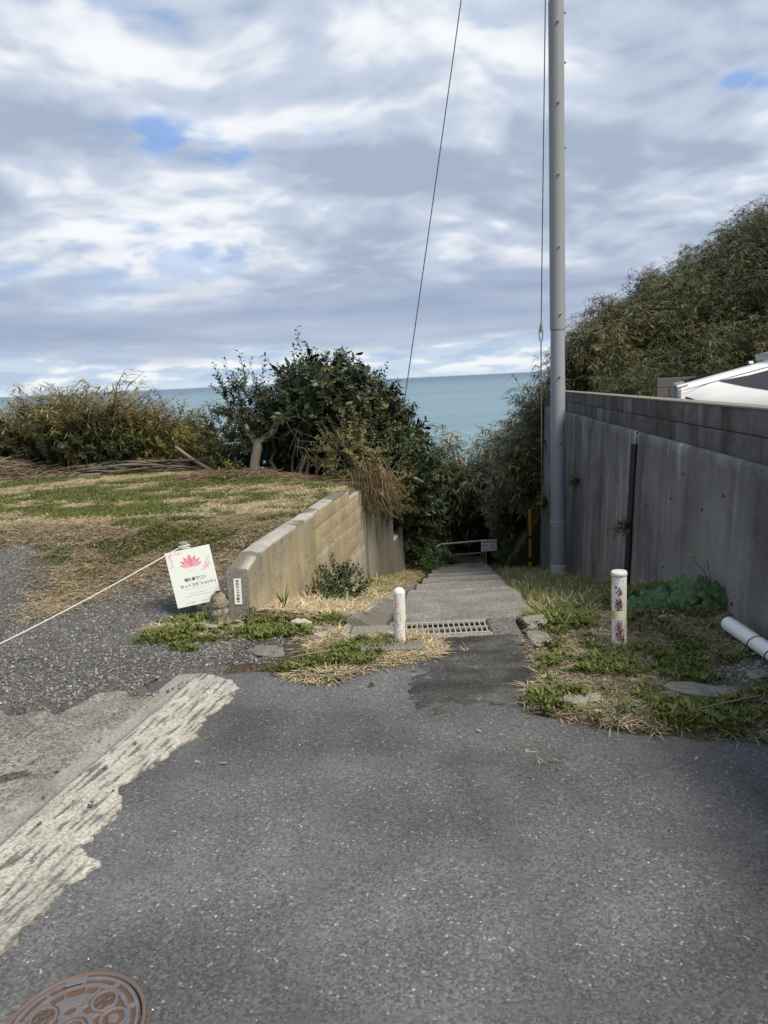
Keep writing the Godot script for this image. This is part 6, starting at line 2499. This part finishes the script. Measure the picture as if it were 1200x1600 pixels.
func build_debris() -> void:
	# pitted stub of an old post beside the wall, and stones
	var stub := thing("stone_stub", "pitted pale weathered concrete stub between the sign and the wall", "stone", w3(-1.26, -0.14, 5.28))
	var b := MB.new()
	var prof := []
	var cs := []
	for k in 10:
		var f := k / 9.0
		prof.append(Vector2(lerpf(0.085, 0.055, f) * (1.0 + 0.18 * sin(k * 2.3)) * (1.0 if k < 9 else 0.35), 0.25 * f))
		cs.append(Color(0.36, 0.33, 0.26) * rr(0.75, 1.15))
	b.lathe(prof, 24, cs)
	for k in b.v.size():
		var p := b.v[k]
		var q := 1.0 + 0.5 * n1.get_noise_3d(p.x * 900.0, p.y * 900.0, p.z * 900.0)
		b.v[k] = Vector3(p.x * q, p.y, p.z * q)
		if n1.get_noise_3d(p.x * 1800.0, p.y * 1800.0, p.z * 1800.0) < -0.22:
			b.c[k] = Color(0.09, 0.08, 0.06)
	obj("stub", b.mesh(), mats["stone"], stub)
	var rocks := [
		[-1.33, 5.16, 0.26, 0.05, 0.13, Color(0.40, 0.37, 0.29), "flat pale stone lying in front of the pitted stub"],
		[-1.15, 5.14, 0.16, 0.06, 0.12, Color(0.33, 0.29, 0.20), "rough brown stone at the foot of the pitted stub"],
		[-0.63, 5.12, 0.17, 0.11, 0.10, Color(0.55, 0.53, 0.48), "broken white lump of concrete beside the dry verge"],
		[-0.76, 5.16, 0.07, 0.05, 0.06, Color(0.48, 0.47, 0.43), "small pale stone at the foot of the beige wall"],
		[-0.44, 4.98, 0.11, 0.05, 0.08, Color(0.25, 0.25, 0.25), "grey stone beside the drain cover slab"],
		[-0.48, 4.84, 0.12, 0.03, 0.06, Color(0.42, 0.40, 0.35), "flat pale fragment in front of the drain cover slab"],
		[-0.62, 4.98, 0.34, 0.035, 0.07, Color(0.38, 0.365, 0.31), "long flat piece of concrete lying left of the drain slab"],
		[-0.80, 4.55, 0.26, 0.05, 0.2, Color(0.22, 0.215, 0.20), "grey broken slab in the mud at the asphalt's edge"],
		[0.97, 3.55, 0.20, 0.05, 0.11, Color(0.33, 0.31, 0.27), "flat pale stone at the asphalt's right edge"],
		[1.60, 3.57, 0.42, 0.06, 0.17, Color(0.30, 0.28, 0.25), "broad flat slab half sunk in the weedy bank"],
		[1.93, 3.62, 0.18, 0.04, 0.12, Color(0.27, 0.255, 0.23), "brownish flat stone beside the broad sunken slab"],
		[0.97, 4.54, 0.14, 0.04, 0.34, Color(0.31, 0.295, 0.26), "long pale concrete fragment edging the asphalt tongue"],
		[1.02, 4.90, 0.20, 0.07, 0.22, Color(0.30, 0.29, 0.26), "rounded concrete lump at the corner of the first step"],
		[1.86, 4.70, 0.15, 0.03, 0.05, Color(0.50, 0.48, 0.44), "thin white chip lying before the broad-leaved plant"],
		[1.02, 3.42, 0.05, 0.03, 0.04, Color(0.5, 0.48, 0.44), "small white pebble at the road's right edge"]]
	for k in rocks.size():
		var e = rocks[k]
		var o := obj("stone", rock(Vector3(e[2] * 0.85, e[3] * 0.8, e[4] * 0.85), e[5] * 1.1, 0.26, 14, k * 37.0).mesh(), mats["stone"])
		o.position = w3(e[0], surface(e[0], e[1]) + e[3] * 0.16, e[1])
		o.rotation.y = rr(-0.4, 0.4)
		tag(o, e[6], "stone")
	# white pipe
	var pipe := thing("white_pipe", "white plastic pipe lying in the weeds at the foot of the right wall", "pipe")
	b = MB.new()
	var a0 := w3(2.035, 0.06, 4.22)
	var dir := (w3(2.03, 0.07, 3.5) - a0).normalized()
	var a1 := a0 + dir * 1.3
	b.tube([a0, a0 + dir * 0.004, a0 + dir * 0.5, a1], [0.040, 0.044, 0.044, 0.044], 24, [Color(0.62, 0.64, 0.66)])
	obj("tube", b.mesh(), mats["plastic"], pipe)
	b = MB.new()
	for s in [0.33, 0.52]:
		var ring := []
		for k in 21:
			var a := TAU * k / 20.0
			var u := dir.cross(Vector3.UP).normalized()
			ring.append(a0 + dir * (s + 0.03 * sin(a)) + (u * cos(a) + u.cross(dir) * sin(a)) * 0.0465)
		b = MB.new()
		b.tube(ring, [0.0028], 5, [Color(0.05, 0.05, 0.05)], false)
		obj("binding_wire", b.mesh(), mats["rubber"], pipe)
		# sticks, canes and cut brush at the far edge of the lawn
	var cane := MB.new()
	cane.tube([w3(-3.42, 0.66, 12.3), w3(-3.1, 0.45, 12.1), w3(-2.75, 0.27, 11.9)], [0.022, 0.026, 0.028], 8, [Color(0.40, 0.34, 0.22)])
	tag(obj("leaning_cane", cane.mesh(), mats["bark"]), "pale cut bamboo cane leaning out of the thicket", "cane")
	b = MB.new()
	for k in 120:
		var x := rr(-4.9, -3.2)
		var d := rr(11.9, 12.7)
		var yy := ground(x, d) + rr(0.0, 0.16)
		var o := Vector3(rr(0.15, 0.6), rr(-0.05, 0.05), rr(-0.15, 0.15))
		b.tube([w3(x, yy, d) - o, w3(x, yy + rr(0, 0.03), d), w3(x, yy, d) + o], [0.012, 0.013, 0.009], 5, [tint(0.7, 1.2, 0.06) * Color(0.24, 0.20, 0.16)], false)
	tag(obj("stick_pile", b.mesh(), mats["bark"]), "pile of grey sticks in front of the thicket left of the leaning cane", "brushwood")
	b = MB.new()
	for k in 520:
		var x := -6.4 + rng.randfn() * 0.65
		var d := 12.2 + rng.randfn() * 0.22
		var yy := ground(x, d) + rr(0.0, 0.30) * exp(-pow((x + 6.3) / 0.8, 2.0))
		var a := rr(0, TAU)
		var o := Vector3(sin(a) * 0.3, rr(-0.1, 0.12), cos(a) * 0.15)
		b.tube([w3(x, yy, d) - o, w3(x, yy + 0.03, d), w3(x, yy, d) + o], [0.006, 0.006, 0.003], 4, [tint(0.8, 1.3, 0.08) * Color(0.31, 0.245, 0.17)], false)
	tag(obj("brush_heap", b.mesh(), mats["bark"]), "heap of dry tan brush at the far left edge of the lawn", "brushwood")
	b = MB.new()
	for k in 420:
		var x := rr(-2.9, -0.35)
		var d := 10.85 + rng.randfn() * 0.25 - (0.9 * smoothstep(-1.2, -0.4, x))
		var yy := ground(x, d) + rr(0.0, 0.09)
		var a := rr(0, TAU)
		var o := Vector3(sin(a) * 0.22, rr(-0.04, 0.07), cos(a) * 0.12)
		b.tube([w3(x, yy, d) - o, w3(x, yy + 0.02, d), w3(x, yy, d) + o], [0.005, 0.005, 0.003], 4, [tint(0.8, 1.3, 0.08) * Color(0.27, 0.20, 0.13)], false)
	var o2 := obj("fallen_twigs", b.mesh(), mats["bark"])
	o2.set_meta("kind", "stuff")
	tag(o2, "scatter of dry fallen twigs along the foot of the dark bush", "twigs")
	# low timber edging at the lawn's far left
	b = MB.new()
	b.box(w3(-6.3, ground(-6.3, 11.9) + 0.02, 11.9), Vector3(3.4, 0.07, 0.08), Color(0.28, 0.26, 0.22), Basis(Vector3.UP, 0.03), 0.01)
	tag(obj("edging_board", b.mesh(), mats["bark"]), "low grey edging board along the far left of the lawn", "edging")
	# loose twigs on the ground in the corner and on the bank
	for e in [[-0.45, 4.42, 0.36, 0.25, "thin brown twig lying along the edge of the asphalt at the corner"], [-0.25, 4.75, 0.28, -0.5, "bent dry twig on the grassy corner before the bollard"], [1.75, 3.38, 0.6, 0.25, "long pale stem lying on the bank by the road's right edge"], [1.05, 4.02, 0.16, 0.5, "short pale stick lying on the bank beside the asphalt"], [1.0, 3.8, 0.12, 0.9, "white chip of wood at the edge of the dark asphalt tongue"]]:
		b = MB.new()
		var c := w3(e[0], surface(e[0], e[1]) + 0.02, e[1])
		var o: Vector3 = Vector3(cos(e[3]), 0, -sin(e[3])) * e[2] * 0.5
		b.tube([c - o, c - o * 0.3 + Vector3(0, 0.012, 0.01), c + o * 0.4 + Vector3(0, 0.006, -0.01), c + o], [0.004, 0.005, 0.004, 0.002], 5, [Color(0.36, 0.29, 0.20)])
		tag(obj("twig", b.mesh(), mats["bark"]), e[4], "twig")
